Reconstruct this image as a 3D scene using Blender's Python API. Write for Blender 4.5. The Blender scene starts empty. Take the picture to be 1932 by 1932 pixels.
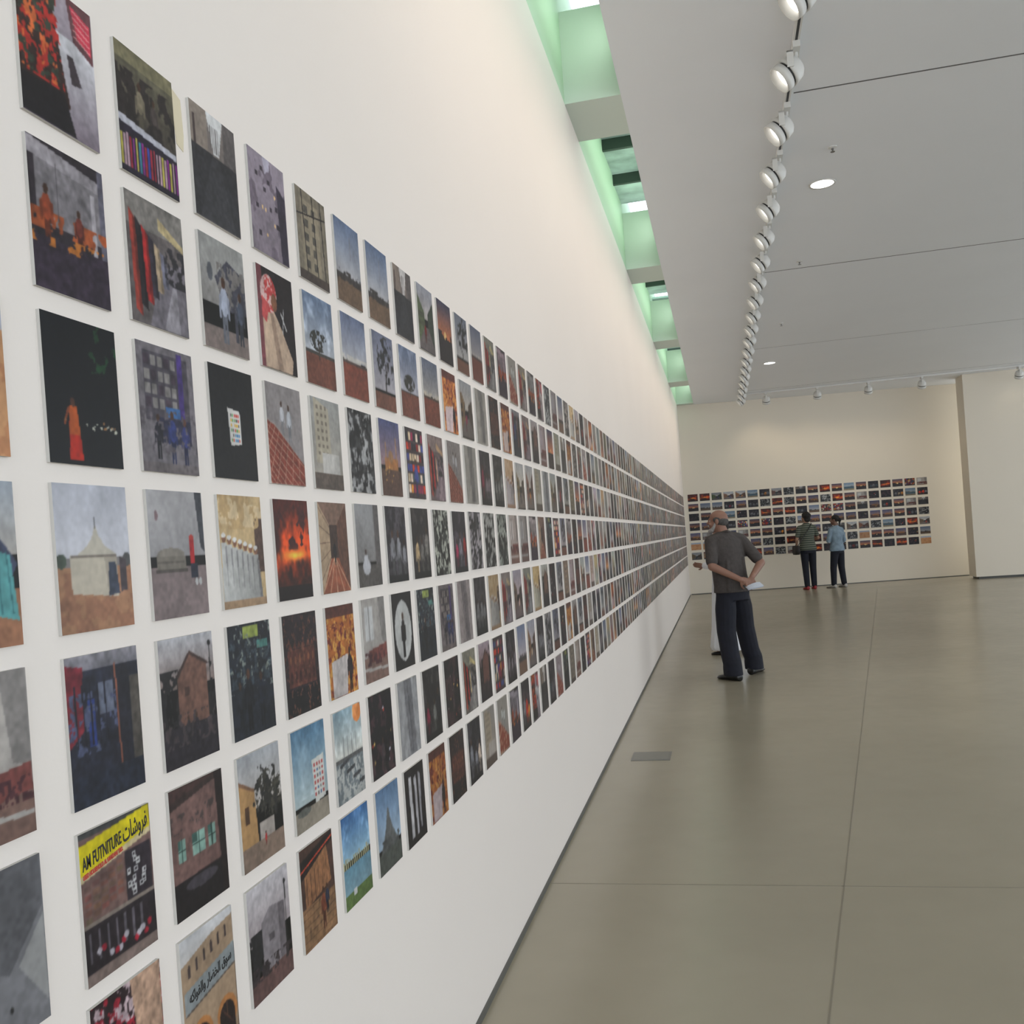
import bpy, bmesh, math, random
import numpy as np
from mathutils import Vector, Matrix

scene = bpy.context.scene
COL = scene.collection
A = 0.858          # camera to left wall
CH = 4.52          # ceiling height
PI = math.pi

# ------------------------------------------------------------ helpers
def link(o):
    COL.objects.link(o); return o

def new_mat(name):
    m = bpy.data.materials.new(name); m.use_nodes = True
    nt = m.node_tree
    return m, nt, nt.nodes, nt.links, nt.nodes["Principled BSDF"]

def simple_mat(name, col, rough=0.6, metal=0.0, emit=None, es=1.0, noise_amt=0.0, nscale=20, bump=0.0):
    m, nt, N, L, B = new_mat(name)
    B.inputs["Base Color"].default_value = (*col, 1)
    B.inputs["Roughness"].default_value = rough
    B.inputs["Metallic"].default_value = metal
    if emit:
        B.inputs["Emission Color"].default_value = (*emit, 1)
        B.inputs["Emission Strength"].default_value = es
    if noise_amt > 0 or bump > 0:
        tc = N.new("ShaderNodeTexCoord"); nz = N.new("ShaderNodeTexNoise")
        nz.inputs["Scale"].default_value = nscale; nz.inputs["Detail"].default_value = 4
        L.new(tc.outputs["Object"], nz.inputs["Vector"])
        if noise_amt > 0:
            cr = N.new("ShaderNodeValToRGB")
            a = [max(0, c*(1-noise_amt)) for c in col]; b = [min(1, c*(1+noise_amt)) for c in col]
            cr.color_ramp.elements[0].position = 0.3; cr.color_ramp.elements[1].position = 0.7
            cr.color_ramp.elements[0].color = (*a, 1); cr.color_ramp.elements[1].color = (*b, 1)
            L.new(nz.outputs["Fac"], cr.inputs["Fac"]); L.new(cr.outputs["Color"], B.inputs["Base Color"])
        if bump > 0:
            bp = N.new("ShaderNodeBump"); bp.inputs["Strength"].default_value = bump; bp.inputs["Distance"].default_value = 0.02
            L.new(nz.outputs["Fac"], bp.inputs["Height"]); L.new(bp.outputs["Normal"], B.inputs["Normal"])
    return m

def mesh_obj(name, bm, mats, smooth=False, props=None, parent=None):
    me = bpy.data.meshes.new(name)
    bmesh.ops.recalc_face_normals(bm, faces=bm.faces[:])
    bm.to_mesh(me); bm.free()
    for m in (mats if isinstance(mats, (list, tuple)) else [mats]): me.materials.append(m)
    if smooth:
        for p in me.polygons: p.use_smooth = True
    o = bpy.data.objects.new(name, me); link(o)
    if props:
        for k, v in props.items(): o[k] = v
    if parent: o.parent = parent
    return o

def box(bm, x0, y0, z0, x1, y1, z1, mi=0):
    vs = [bm.verts.new(p) for p in [(x0,y0,z0),(x1,y0,z0),(x1,y1,z0),(x0,y1,z0),(x0,y0,z1),(x1,y0,z1),(x1,y1,z1),(x0,y1,z1)]]
    for f in [(0,3,2,1),(4,5,6,7),(0,1,5,4),(1,2,6,5),(2,3,7,6),(3,0,4,7)]:
        fc = bm.faces.new([vs[i] for i in f]); fc.material_index = mi
    return vs

def prism(bm, poly, z0, z1, mi=0):
    a = [bm.verts.new((x, y, z0)) for x, y in poly]; b = [bm.verts.new((x, y, z1)) for x, y in poly]
    n = len(poly)
    bm.faces.new(a).material_index = mi; bm.faces.new(b).material_index = mi
    for i in range(n):
        bm.faces.new([a[i], a[(i+1)%n], b[(i+1)%n], b[i]]).material_index = mi

def struct(name, bm, mat, label=None):
    o = mesh_obj(name, bm, mat); o["kind"] = "structure"
    o["label"] = label or name.replace("_", " "); o["category"] = name.split("_")[0]
    return o

# ------------------------------------------------------------ materials
def wall_mat(name, col):
    m, nt, N, L, B = new_mat(name)
    B.inputs["Roughness"].default_value = 0.55
    B.inputs["Specular IOR Level"].default_value = 0.25
    tc = N.new("ShaderNodeTexCoord"); nz = N.new("ShaderNodeTexNoise"); nz.inputs["Scale"].default_value = 1.2
    L.new(tc.outputs["Object"], nz.inputs["Vector"])
    cr = N.new("ShaderNodeValToRGB")
    cr.color_ramp.elements[0].color = (*[c*0.96 for c in col], 1); cr.color_ramp.elements[1].color = (*col, 1)
    L.new(nz.outputs["Fac"], cr.inputs["Fac"]); L.new(cr.outputs["Color"], B.inputs["Base Color"])
    n2 = N.new("ShaderNodeTexNoise"); n2.inputs["Scale"].default_value = 140
    L.new(tc.outputs["Object"], n2.inputs["Vector"])
    bp = N.new("ShaderNodeBump"); bp.inputs["Strength"].default_value = 0.08; bp.inputs["Distance"].default_value = 0.003
    L.new(n2.outputs["Fac"], bp.inputs["Height"]); L.new(bp.outputs["Normal"], B.inputs["Normal"])
    return m

M_wall = wall_mat("painted_wall", (0.84, 0.78, 0.73))
M_wall2 = wall_mat("painted_wall_far", (0.78, 0.71, 0.60))
M_ceil = wall_mat("painted_ceiling", (0.84, 0.86, 0.89))
M_shaft = wall_mat("shaft_green_light", (0.52, 0.68, 0.52))  # green skylight glow put into the shaft's surface colour
M_joint = simple_mat("joint_dark", (0.12, 0.12, 0.12), 0.8)
M_footshade = simple_mat("foot_shade_grey", (0.10, 0.10, 0.09), 0.5)  # dark tone painted in as shade along the wall feet

def floor_mat():
    m, nt, N, L, B = new_mat("polished_concrete")
    tc = N.new("ShaderNodeTexCoord")
    n1 = N.new("ShaderNodeTexNoise"); n1.inputs["Scale"].default_value = 0.6; n1.inputs["Detail"].default_value = 4; n1.inputs["Roughness"].default_value = 0.55
    n2 = N.new("ShaderNodeTexNoise"); n2.inputs["Scale"].default_value = 7; n2.inputs["Detail"].default_value = 6
    L.new(tc.outputs["Object"], n1.inputs["Vector"]); L.new(tc.outputs["Object"], n2.inputs["Vector"])
    mx = N.new("ShaderNodeMix"); mx.data_type = 'FLOAT'; mx.inputs[0].default_value = 0.15
    L.new(n1.outputs["Fac"], mx.inputs[2]); L.new(n2.outputs["Fac"], mx.inputs[3])
    cr = N.new("ShaderNodeValToRGB")
    cr.color_ramp.elements[0].position = 0.25; cr.color_ramp.elements[1].position = 0.75
    cr.color_ramp.elements[0].color = (0.330, 0.292, 0.215, 1); cr.color_ramp.elements[1].color = (0.405, 0.360, 0.272, 1)
    L.new(mx.outputs[0], cr.inputs["Fac"]); L.new(cr.outputs["Color"], B.inputs["Base Color"])
    r = N.new("ShaderNodeMapRange"); r.inputs[3].default_value = 0.22; r.inputs[4].default_value = 0.28
    L.new(n2.outputs["Fac"], r.inputs[0]); L.new(r.outputs[0], B.inputs["Roughness"])
    B.inputs["Specular IOR Level"].default_value = 0.5
    return m
M_floor = floor_mat()

# ------------------------------------------------------------ room shell
BL = Vector((-A, 22.46)); BR = Vector((5.67, 23.63))     # far wall line
bdir = (BR-BL).normalized(); bnor = Vector((-bdir.y, bdir.x))
XR, YN = 13.0, -5.0
bm = bmesh.new(); box(bm, -A-0.3, YN, -0.3, XR, 25.5, 0.0)
struct("floor", bm, M_floor, "polished grey-olive concrete gallery floor")
bm = bmesh.new(); box(bm, -A-0.3, YN, 0.0, -A, 23.0, CH)
struct("wall_left", bm, M_wall, "long white gallery wall carrying mounted photographs")
bm = bmesh.new()
e = BR + bdir*0.3; s0 = BL - bdir*0.0
prism(bm, [tuple(s0), tuple(e), tuple(e+bnor*0.3), tuple(s0+bnor*0.3)], 0.0, CH)
struct("wall_back", bm, M_wall2, "cream end wall with grid of photographs")
bm = bmesh.new(); box(bm, 5.36, 22.15, 0.05, XR, 22.75, CH)
struct("wall_right", bm, M_wall2, "projecting cream wall beside the end wall")
bm = bmesh.new(); box(bm, 5.42, 22.20, 0.0, XR-0.1, 22.7, 0.05)  # dark box drawn in place of the shadow under this wall
struct("shade_strip_right", bm, M_footshade, "recessed dark strip standing in for shade under projecting wall")
bm = bmesh.new(); box(bm, -0.47, YN, CH, XR, 25.5, CH+0.3)
struct("ceiling", bm, M_ceil, "flat pale grey-white gallery ceiling")
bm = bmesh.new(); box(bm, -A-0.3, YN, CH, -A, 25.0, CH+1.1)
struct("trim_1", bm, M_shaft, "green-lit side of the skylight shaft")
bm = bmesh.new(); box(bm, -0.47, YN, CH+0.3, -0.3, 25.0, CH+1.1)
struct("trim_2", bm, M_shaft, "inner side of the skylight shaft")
beamY = [-2.0, 2.20, 6.40, 10.60, 14.75, 18.90, 22.25]
BW = 0.64
M_beam = wall_mat("beam_green_light", (0.66, 0.74, 0.66))  # pale green light of the slot mixed into the beam colour
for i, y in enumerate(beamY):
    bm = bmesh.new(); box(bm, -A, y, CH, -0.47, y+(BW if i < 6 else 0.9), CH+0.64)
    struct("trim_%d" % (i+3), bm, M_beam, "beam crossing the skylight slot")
def louvre_mat():
    m, nt, N, L, B = new_mat("louvre_glass")
    tc = N.new("ShaderNodeTexCoord"); nz = N.new("ShaderNodeTexNoise"); nz.inputs["Scale"].default_value = 3.0; nz.inputs["Detail"].default_value = 5
    L.new(tc.outputs["Object"], nz.inputs["Vector"])
    cr = N.new("ShaderNodeValToRGB")
    cr.color_ramp.elements[0].position = 0.35; cr.color_ramp.elements[1].position = 0.7
    cr.color_ramp.elements[0].color = (0.12, 0.17, 0.15, 1); cr.color_ramp.elements[1].color = (0.32, 0.44, 0.38, 1)
    L.new(nz.outputs["Fac"], cr.inputs["Fac"]); L.new(cr.outputs["Color"], B.inputs["Base Color"])
    L.new(cr.outputs["Color"], B.inputs["Emission Color"]); B.inputs["Emission Strength"].default_value = 0.6
    B.inputs["Roughness"].default_value = 0.3
    return m
M_louv = louvre_mat(); M_dark = simple_mat("dark_gasket", (0.04, 0.06, 0.05), 0.6)
M_bright = simple_mat("skylight_gap", (0.3, 0.45, 0.38), 0.5, emit=(0.5, 0.75, 0.62), es=0.25)
for i, (a, b) in enumerate(zip(beamY, beamY[1:])):
    bm = bmesh.new(); y0 = a+BW; n = 4; st = (b-y0)/n
    for k in range(n):
        ya = y0+k*st; yb = ya+st
        vs = [bm.verts.new(p) for p in [(-A, ya+0.03, CH+0.66), (-0.47, ya+0.03, CH+0.66), (-0.47, yb-0.02, CH+0.74), (-A, yb-0.02, CH+0.74)]]
        ws = [bm.verts.new(v.co+Vector((0, 0, 0.03))) for v in vs]
        bm.faces.new(vs); bm.faces.new(ws)
        for q in range(4): bm.faces.new([vs[q], vs[(q+1)%4], ws[(q+1)%4], ws[q]])
        box(bm, -A, ya-0.012, CH+0.64, -0.47, ya+0.03, CH+0.80, 1)
    box(bm, -A, y0, CH+0.83, -0.47, b, CH+0.86, 2)
    struct("window_%d" % (i+1), bm, [M_louv, M_dark, M_bright], "louvred skylight over the slot")
    ld = bpy.data.lights.new("added_shaft_light", 'AREA'); ld.shape = 'RECTANGLE'; ld.size = (b-y0)*0.95; ld.size_y = 0.25  # added area light, unseen by the camera, brightens the shaft in green
    ld.energy = 2.2*(b-y0); ld.color = (0.84, 1.0, 0.86)
    lo = bpy.data.objects.new("added_shaft_light", ld); link(lo)
    lo.location = (-0.485, (y0+b)/2, CH+0.42)
    lo.rotation_euler = (Matrix(((0, 0, 1), (1, 0, 0), (0, 1, 0)))).to_euler()

bm = bmesh.new(); box(bm, -A, YN, 0.0, -A+0.006, 22.4, 0.022)  # dark strip drawn as the shade of the gap at the floor
struct("shade_strip_left", bm, M_footshade, "thin dark strip standing in for shadow gap at wall foot")
bm = bmesh.new()
p0 = BL+bdir*0.02; p1 = BR
prism(bm, [tuple(p0-bnor*0.006), tuple(p1-bnor*0.006), tuple(p1), tuple(p0)], 0.0, 0.02)  # same shade drawn as a dark strip along the end wall
struct("shade_strip_back", bm, M_footshade, "thin dark strip standing in for shadow gap at wall foot")
M_slot2 = simple_mat("ceiling_slot", (0.36, 0.36, 0.37), 0.8)
for i, y in enumerate([6.83, 11.5, 16.35, 21.2]):
    bm = bmesh.new(); box(bm, 0.70, y-0.007, CH-0.002, XR, y+0.007, CH)
    struct("trim_%d" % (10+i), bm, M_slot2 if i > 1 else M_joint, "narrow dark movement joint in ceiling")
M_fj = simple_mat("floor_joint", (0.25, 0.22, 0.165), 0.5)
k = 20
def strip(pa, pb, w, z=0.0008):
    global k
    pa = Vector(pa); pb = Vector(pb); d = (pb-pa).normalized(); n = Vector((-d.y, d.x))*w/2
    bm = bmesh.new(); prism(bm, [tuple(pa-n), tuple(pb-n), tuple(pb+n), tuple(pa+n)], 0.0, z)
    struct("trim_%d" % k, bm, M_fj, "sawn control joint in the concrete floor"); k += 1
dj = (Vector((1.05, 8.16))-Vector((0.202, 2.89))).normalized()
q0 = Vector((0.202, 2.89))
strip(q0-dj*5, q0+dj*19.5, 0.006)
strip((-A+0.01, 4.0), (XR, 4.0), 0.005)

bm = bmesh.new(); box(bm, -0.71, 6.20, 0.0, -0.45, 6.44, 0.003, 0); box(bm, -0.695, 6.215, 0.003, -0.465, 6.425, 0.004, 1)
o = mesh_obj("floor_outlet_cover", bm, [simple_mat("outlet_rim", (0.20, 0.19, 0.17), 0.35), simple_mat("outlet_plate", (0.24, 0.23, 0.20), 0.4)])
o["label"] = "flat square grey metal outlet cover set in concrete floor"; o["category"] = "floor outlet"
bm = bmesh.new()
tp = [(1.418, 2.315), (1.444, 2.305), (1.447, 2.245), (1.443, 2.215), (1.424, 2.222), (1.420, 2.26)]
a = [bm.verts.new((-A, y, z)) for y, z in tp]; b = [bm.verts.new((-A+0.001, y, z)) for y, z in tp]
bm.faces.new(a); bm.faces.new(b)
for i in range(len(tp)): bm.faces.new([a[i], a[(i+1)%6], b[(i+1)%6], b[i]])
o = mesh_obj("masking_tape", bm, simple_mat("tape", (0.70, 0.62, 0.45), 0.7))
o["label"] = "torn scrap of cream masking tape stuck on white wall"; o["category"] = "tape"

# ------------------------------------------------------------ photo painter
class Cv:
    def __init__(s, w, h, seed):
        s.w, s.h = w, h
        s.x, s.y = np.meshgrid(np.linspace(0, 1, w), np.linspace(0, 1, h))
        s.a = np.zeros((h, w, 3)); s.r = np.random.RandomState(seed)
    def put(s, m, c):
        if np.ndim(c) == 3: s.a[m] = c[m]
        else: s.a[m] = np.array(c, float)
    def fill(s, c): s.a[:] = np.array(c, float)
    def grad(s, c0, c1, y0=0, y1=1):
        t = np.clip((s.y-y0)/(y1-y0), 0, 1)[..., None]
        g = np.array(c0, float)*(1-t)+np.array(c1, float)*t
        m = (s.y >= y0) & (s.y <= y1); s.a[m] = g[m]
    def rect(s, x0, y0, x1, y1, c): s.put((s.x >= x0) & (s.x <= x1) & (s.y >= y0) & (s.y <= y1), c)
    def ell(s, cx, cy, rx, ry, c): s.put(((s.x-cx)/rx)**2+((s.y-cy)/ry)**2 <= 1, c)
    def poly(s, pts, c):
        ins = np.zeros(s.x.shape, bool); n = len(pts)
        for i in range(n):
            x0, y0 = pts[i]; x1, y1 = pts[(i+1) % n]
            if y0 == y1: continue
            cond = ((y0 > s.y) != (y1 > s.y)) & (s.x < (x1-x0)*(s.y-y0)/(y1-y0)+x0)
            ins ^= cond
        s.put(ins, c)
    def line(s, x0, y0, x1, y1, w, c):
        dx, dy = x1-x0, y1-y0; l2 = dx*dx+dy*dy+1e-9
        t = np.clip(((s.x-x0)*dx+(s.y-y0)*dy)/l2, 0, 1)
        s.put(np.hypot(s.x-x0-t*dx, (s.y-y0-t*dy)) < w, c)
    def noise(s, n, m=None):
        m = m or n; g = s.r.rand(m+2, n+2)
        fx = s.x*n; fy = s.y*m; ix = np.clip(fx.astype(int), 0, n); iy = np.clip(fy.astype(int), 0, m)
        tx = fx-ix; ty = fy-iy; tx = tx*tx*(3-2*tx); ty = ty*ty*(3-2*ty)
        return (g[iy, ix]*(1-tx)+g[iy, ix+1]*tx)*(1-ty)+(g[iy+1, ix]*(1-tx)+g[iy+1, ix+1]*tx)*ty
    def fbm(s, n):
        return s.noise(n)*.5+s.noise(n*2)*.3+s.noise(n*4)*.2
    def tex(s, amt, n=12):
        s.a *= (1+amt*(s.fbm(n)-.5)*2)[..., None]
    def fig(s, cx, base, h, c, head=(60, 40, 30)):
        c = np.array(c, float)
        s.poly([(cx-h*.10, base-h*.5), (cx+h*.10, base-h*.5), (cx+h*.09, base), (cx+.01, base), (cx, base-h*.35), (cx-.01, base), (cx-h*.10, base)], c*.6)
        s.ell(cx, base-h*.62, h*.15, h*.22, c); s.line(cx-h*.15, base-h*.68, cx-h*.17, base-h*.4, h*.04, c*.85); s.line(cx+h*.15, base-h*.68, cx+h*.16, base-h*.4, h*.04, c*.85)
        s.ell(cx, base-h*.91, h*.075, h*.085, head)
    def out(s, post=True):
        a = s.a.copy()
        if post and s.w > 30:
            # slight lens softness and uneven exposure of a real print
            p = np.pad(a, ((1, 1), (1, 1), (0, 0)), 'edge')
            a = (p[1:-1, 1:-1]*4+p[:-2, 1:-1]+p[2:, 1:-1]+p[1:-1, :-2]+p[1:-1, 2:])/8
            a *= (0.86+0.28*s.fbm(3))[..., None]
            dark = np.clip(1.2-a.mean(2)/150, 0.15, 1)
            a *= (1+dark*0.20*(s.noise(22, 30)-.5)*2)[..., None]
        g = a.mean(2, keepdims=True); a = g+(a-g)*1.12
        a = np.clip(a, 4, 250)/255.0
        a = a*0.92+0.015
        return np.where(a <= 0.04045, a/12.92, ((a+0.055)/1.055)**2.4)

WARM = [(190, 60, 40), (210, 140, 60), (120, 30, 30), (60, 70, 130), (200, 180, 150), (60, 80, 90), (130, 40, 70), (230, 210, 190), (30, 30, 40)]
def wc(r): return WARM[r.randint(len(WARM))]

def t_flowers(c):
    c.fill((205, 200, 205)); c.poly([(.45, 0), (1, 0), (1, 1), (.45, 1)], (165, 155, 165)); c.grad((215, 215, 220), (120, 110, 120), .3, 1)
    c.poly([(.65, 0), (1, 0), (1, .38), (.72, .3)], (95, 60, 65)); c.poly([(.7, .04), (.97, .1), (.97, .32), (.78, .25)], (190, 60, 80))
    for i in range(5): c.line(.74, .07+.045*i, .95, .12+.045*i, .006, (215, 150, 150))
    c.poly([(0, 0), (.42, 0), (.55, .55), (.62, .8), (.3, 1), (0, 1)], (45, 30, 28))
    n = c.fbm(12); m = (n > .52) & (c.x < .5+.08*c.y) & (c.y < .72); c.put(m, (165, 45, 40)); n = c.fbm(14); m = (n > .60) & (c.x < .48) & (c.y < .7); c.put(m, (200, 105, 60))
    n = c.fbm(13); c.put((n > .60) & (c.x < .5) & (c.y < .7), (50, 60, 50)); c.poly([(0, .74), (.55, .72), (.68, 1), (0, 1)], (22, 20, 24)); c.poly([(.62, .42), (.7, .42), (.8, .6), (.66, .62)], (60, 52, 58)); c.tex(.15, 20)
def t_books(c):
    c.grad((95, 92, 75), (60, 55, 50), 0, .65); c.rect(0, .0, 1, .12, (120, 115, 90)); n = c.fbm(9); c.put((n > .47) & (c.y > .18) & (c.y < .62), (35, 30, 30))
    c.fig(.38, .64, .42, (120, 112, 95)); c.fig(.62, .62, .34, (70, 62, 60)); c.poly([(0, .56), (1, .62), (1, .67), (0, .62)], (190, 190, 200)); c.poly([(0, .62), (1, .67), (1, 1), (0, 1)], (30, 25, 40))
    for i in range(20):
        c.rect(i/20+.005, .69+.03*c.r.rand(), i/20+.038, .95, [(150, 45, 60), (60, 70, 150), (190, 160, 170), (60, 130, 150), (130, 50, 130), (190, 180, 90)][c.r.randint(6)])
    c.tex(.2, 20)
def t_road(c):
    c.fill((120, 112, 108)); c.poly([(.35, 0), (.72, 0), (.6, .36), (.48, .36)], (215, 215, 215)); c.rect(.0, .0, .36, .42, (130, 120, 112)); c.rect(.06, .1, .1, .5, (60, 50, 50))
    for i in range(6): c.rect(.38+.04*i, .1, .395+.04*i, .34, (95, 90, 90))
    c.rect(.72, 0, 1, .4, (90, 85, 85)); c.poly([(0, .36), (1, .38), (1, 1), (0, 1)], (42, 42, 46)); c.poly([(.45, .38), (.6, .38), (.9, 1), (.1, 1)], (52, 52, 56)); c.tex(.12, 22)
def t_market(c):
    c.fill((40, 34, 40)); c.rect(.08, .12, .92, .55, (120, 116, 120)); c.poly([(0, 0), (1, .1), (1, .18), (0, .12)], (150, 145, 150)); c.rect(.8, .2, .86, .8, (165, 160, 165)); c.rect(.92, 0, 1, .9, (90, 88, 100))
    n = c.fbm(8); c.put((n > .45) & (c.y > .46) & (c.y < .60), (150, 78, 45)); c.fig(.2, .70, .42, (140, 66, 40)); c.fig(.62, .68, .32, (110, 50, 40)); c.line(.35, .12, .35, .5, .01, (80, 76, 80))
    c.rect(0, .64, 1, 1, (45, 36, 48)); n = c.fbm(12); c.put((n > .6) & (c.y > .60) & (c.y < .7), (180, 112, 50)); c.tex(.35, 14)
def t_nightred(c):
    c.fill((8, 10, 14)); n = c.fbm(14); c.put((n > .60) & (c.x > .6) & (c.y < .35), (25, 60, 35)); c.poly([(.28, .66), (.40, .66), (.44, .97), (.26, .97)], (165, 40, 25)); c.poly([(.29, .6), (.39, .6), (.42, .80), (.27, .80)], (165, 80, 35)); c.ell(.34, .575, .032, .03, (70, 42, 30)); c.line(.28, .62, .22, .72, .014, (120, 60, 35))
    for i in range(14): c.ell(.5+.45*c.r.rand(), .70+.06*c.r.rand(), .012, .009, (190, 190, 175))
    for i in range(6): c.ell(c.r.rand(), .68+.05*c.r.rand(), .012, .01, (150, 110, 70))
def t_tent(c):
    c.grad((188, 190, 200), (205, 205, 212), 0, .62); c.rect(0, .5, 1, .56, (125, 122, 122)); c.rect(0, .56, 1, 1, (160, 122, 96)); n = c.fbm(7); c.put((n > .45) & (c.y > .6), (150, 110, 88))
    c.ell(.05, .52, .07, .05, (70, 80, 70)); c.ell(.95, .52, .06, .05, (80, 80, 80))
    c.poly([(.52, .26), (.48, .35), (.40, .42), (.26, .48), (.80, .48), (.64, .42), (.56, .35)], (186, 180, 168)); c.poly([(.16, .48), (.8, .48), (.8, .78), (.17, .74)], (186, 178, 164)); c.poly([(.62, .48), (.8, .48), (.8, .76), (.66, .78)], (160, 152, 140))
    c.line(.18, .49, .8, .49, .008, (120, 112, 105)); c.line(.52, .23, .52, .3, .006, (80, 80, 80)); c.poly([(.68, .54), (.78, .54), (.82, .76), (.66, .77)], (58, 64, 78)); c.poly([(.84, .5), (.93, .52), (.93, .74), (.84, .75)], (70, 62, 66)); c.tex(.05, 20)
def t_alley(c):
    c.grad((130, 128, 135), (30, 30, 38), 0, .5); c.rect(0, .1, 1, 1, (32, 34, 46)); c.poly([(0, .05), (.22, .08), (.2, .5), (0, .6)], (105, 35, 45)); c.rect(.26, .3, .36, .62, (40, 55, 110)); c.rect(.42, .2, .62, .42, (90, 95, 110)); c.poly([(.62, .12), (.85, .1), (.9, .8), (.66, .8)], (28, 28, 36)); c.rect(.86, .2, 1, .8, (75, 70, 65))
    n = c.fbm(16); c.put((n > .62) & (c.y > .25) & (c.y < .66) & (c.x < .66), (74, 80, 105)); c.line(.66, .1, .68, .85, .012, (120, 75, 60))
    for i in range(5): c.line(.1+.1*i, .2, .11+.1*i, .6, .01, (24, 24, 34))
    c.rect(0, .80, 1, 1, (30, 34, 46)); c.tex(.35, 12)
def t_furn(c):
    c.fill((110, 88, 84)); c.rect(0, .0, 1, .04, (60, 60, 60)); c.poly([(0, .08), (1, 0), (1, .16), (0, .28)], (205, 190, 40)); c.poly([(0, .28), (1, .16), (1, .20), (0, .32)], (200, 186, 150))
    for i in range(5):
        for j in range(5): c.rect(.03+.11*i, .36+.05*j-.02*i, .12+.11*i, .395+.05*j-.02*i, (98+c.r.randint(24), 74+c.r.randint(16), 72))
    c.rect(.6, .26, .98, .62, (40, 34, 40))
    for i in range(16): x = .61+.30*c.r.rand(); y = .28+.29*c.r.rand(); c.rect(x, y, x+.055, y+.038, (205, 205, 205)); c.rect(x+.014, y+.010, x+.041, y+.028, (40, 34, 40))
    c.rect(0, .62, 1, .92, (36, 30, 34)); c.rect(0, .6, 1, .63, (130, 120, 112))
    for i in range(7): x = .12*i+.05; c.rect(x, .66, x+.03, .86, (90, 85, 92))
    for i in range(14): c.ell(.15+.75*c.r.rand(), .80+.08*c.r.rand(), .034, .024, (150, 40, 55) if i % 2 else (170, 165, 172))
    c.rect(0, .92, 1, 1, (120, 105, 100)); c.tex(.15, 20)
def t_mat(c):
    c.fill((40, 28, 32)); n = c.fbm(14); c.put(n > .55, (150, 40, 55)); n = c.fbm(14); c.put(n > .62, (190, 170, 175)); c.poly([(.55, 0), (1, 0), (1, 1), (.7, 1)], (180, 150, 130)); c.tex(.3, 20)
def t_cloth(c):
    c.fill((90, 84, 84)); c.rect(0, 0, 1, .25, (120, 116, 112)); c.poly([(.55, .5), (1, .4), (1, 1), (.3, 1)], (110, 105, 112))
    for i, k in enumerate([(150, 60, 50), (30, 26, 30), (155, 40, 40), (50, 44, 56), (180, 160, 135), (110, 110, 125)]):
        x = .05+i*.10; c.poly([(x, .12+.05*i), (x+.10, .2+.04*i), (x+.14, .95-.06*i), (x+.03, .9-.05*i)], k); c.poly([(x+.06, .18+.04*i), (x+.10, .2+.04*i), (x+.14, .95-.06*i), (x+.09, .9-.05*i)], tuple(q*.7 for q in k))
    n = c.fbm(12); c.put((n > .48) & (c.x > .62) & (c.y > .3) & (c.y < .62), (40, 38, 42)); c.poly([(.55, .1), (1, .25), (1, .3), (.55, .2)], (170, 155, 120)); c.poly([(.55, 1), (.75, .62), (.82, .62), (.85, 1)], (140, 136, 142)); c.tex(.3, 14)
def t_shopblue(c):
    c.fill((110, 105, 110)); c.rect(.1, .06, .9, .6, (70, 66, 74)); 
    for i in range(5):
        for j in range(4): c.rect(.12+.115*i, .09+.11*j, .21+.115*i, .17+.11*j, (132, 128, 126) if (i*2+j) % 3 else (60, 50, 60))
    c.rect(.7, .02, .8, .6, (66, 50, 110)); c.rect(.45, .47, .72, .55, (60, 100, 150)); c.rect(.3, .56, .9, .76, (40, 40, 60)); c.fig(.55, .92, .42, (45, 55, 105)); c.fig(.78, .94, .40, (50, 56, 105), (90, 60, 50)); c.fig(.3, .9, .36, (30, 30, 40)); c.rect(0, .92, 1, 1, (105, 98, 100)); n = c.fbm(16); c.put((n > .62) & (c.y > .5) & (c.y < .85), (90, 84, 90)); c.tex(.25, 16)
def t_sofa(c):
    c.grad((170, 168, 170), (150, 148, 150), 0, .52); c.poly([(.86, 0), (1, 0), (1, .5), (.92, .45)], (60, 62, 68)); c.rect(0, .60, 1, 1, (125, 112, 112)); c.ell(.20, .53, .10, .05, (122, 116, 108)); c.ell(.36, .5, .24, .05, (132, 126, 118)); c.rect(.10, .52, .62, .62, (118, 112, 104)); c.rect(.12, .55, .58, .57, (98, 92, 86))
    c.rect(.08, .62, .64, .64, (80, 74, 70)); c.ell(.14, .2, .03, .04, (120, 100, 104))
    c.rect(.71, .38, .79, .58, (160, 40, 44)); c.ell(.75, .37, .045, .02, (170, 60, 55)); c.rect(.7, .58, .84, .70, (34, 38, 52)); c.ell(.8, .73, .03, .03, (190, 190, 190)); c.ell(.87, .73, .03, .03, (180, 180, 180)); c.tex(.06, 18)
def t_duskhouse(c):
    c.grad((170, 170, 175), (130, 115, 110), 0, .4); n = c.fbm(9); c.put((n > .42) & (c.y > .25) & (c.y < .8) & ((c.x < .32) | (c.x > .85)), (28, 26, 28)); c.poly([(.3, .3), (.52, .14), (.85, .24), (.85, .72), (.3, .72)], (106, 78, 68)); c.poly([(.28, .3), (.54, .12), (.88, .24), (.86, .26), (.54, .15), (.3, .33)], (60, 45, 42)); c.rect(.42, .40, .50, .47, (70, 50, 45)); c.line(.93, .08, .9, .7, .008, (20, 20, 20)); c.ell(.93, .09, .03, .025, (20, 20, 20)); c.rect(0, .70, 1, 1, (34, 30, 36)); n = c.fbm(14); c.put((n > .56) & (c.y > .6) & (c.y < .85), (60, 52, 54)); c.fig(.45, .86, .24, (50, 45, 50)); c.fig(.6, .86, .24, (40, 35, 42)); c.tex(.2, 16)
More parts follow.
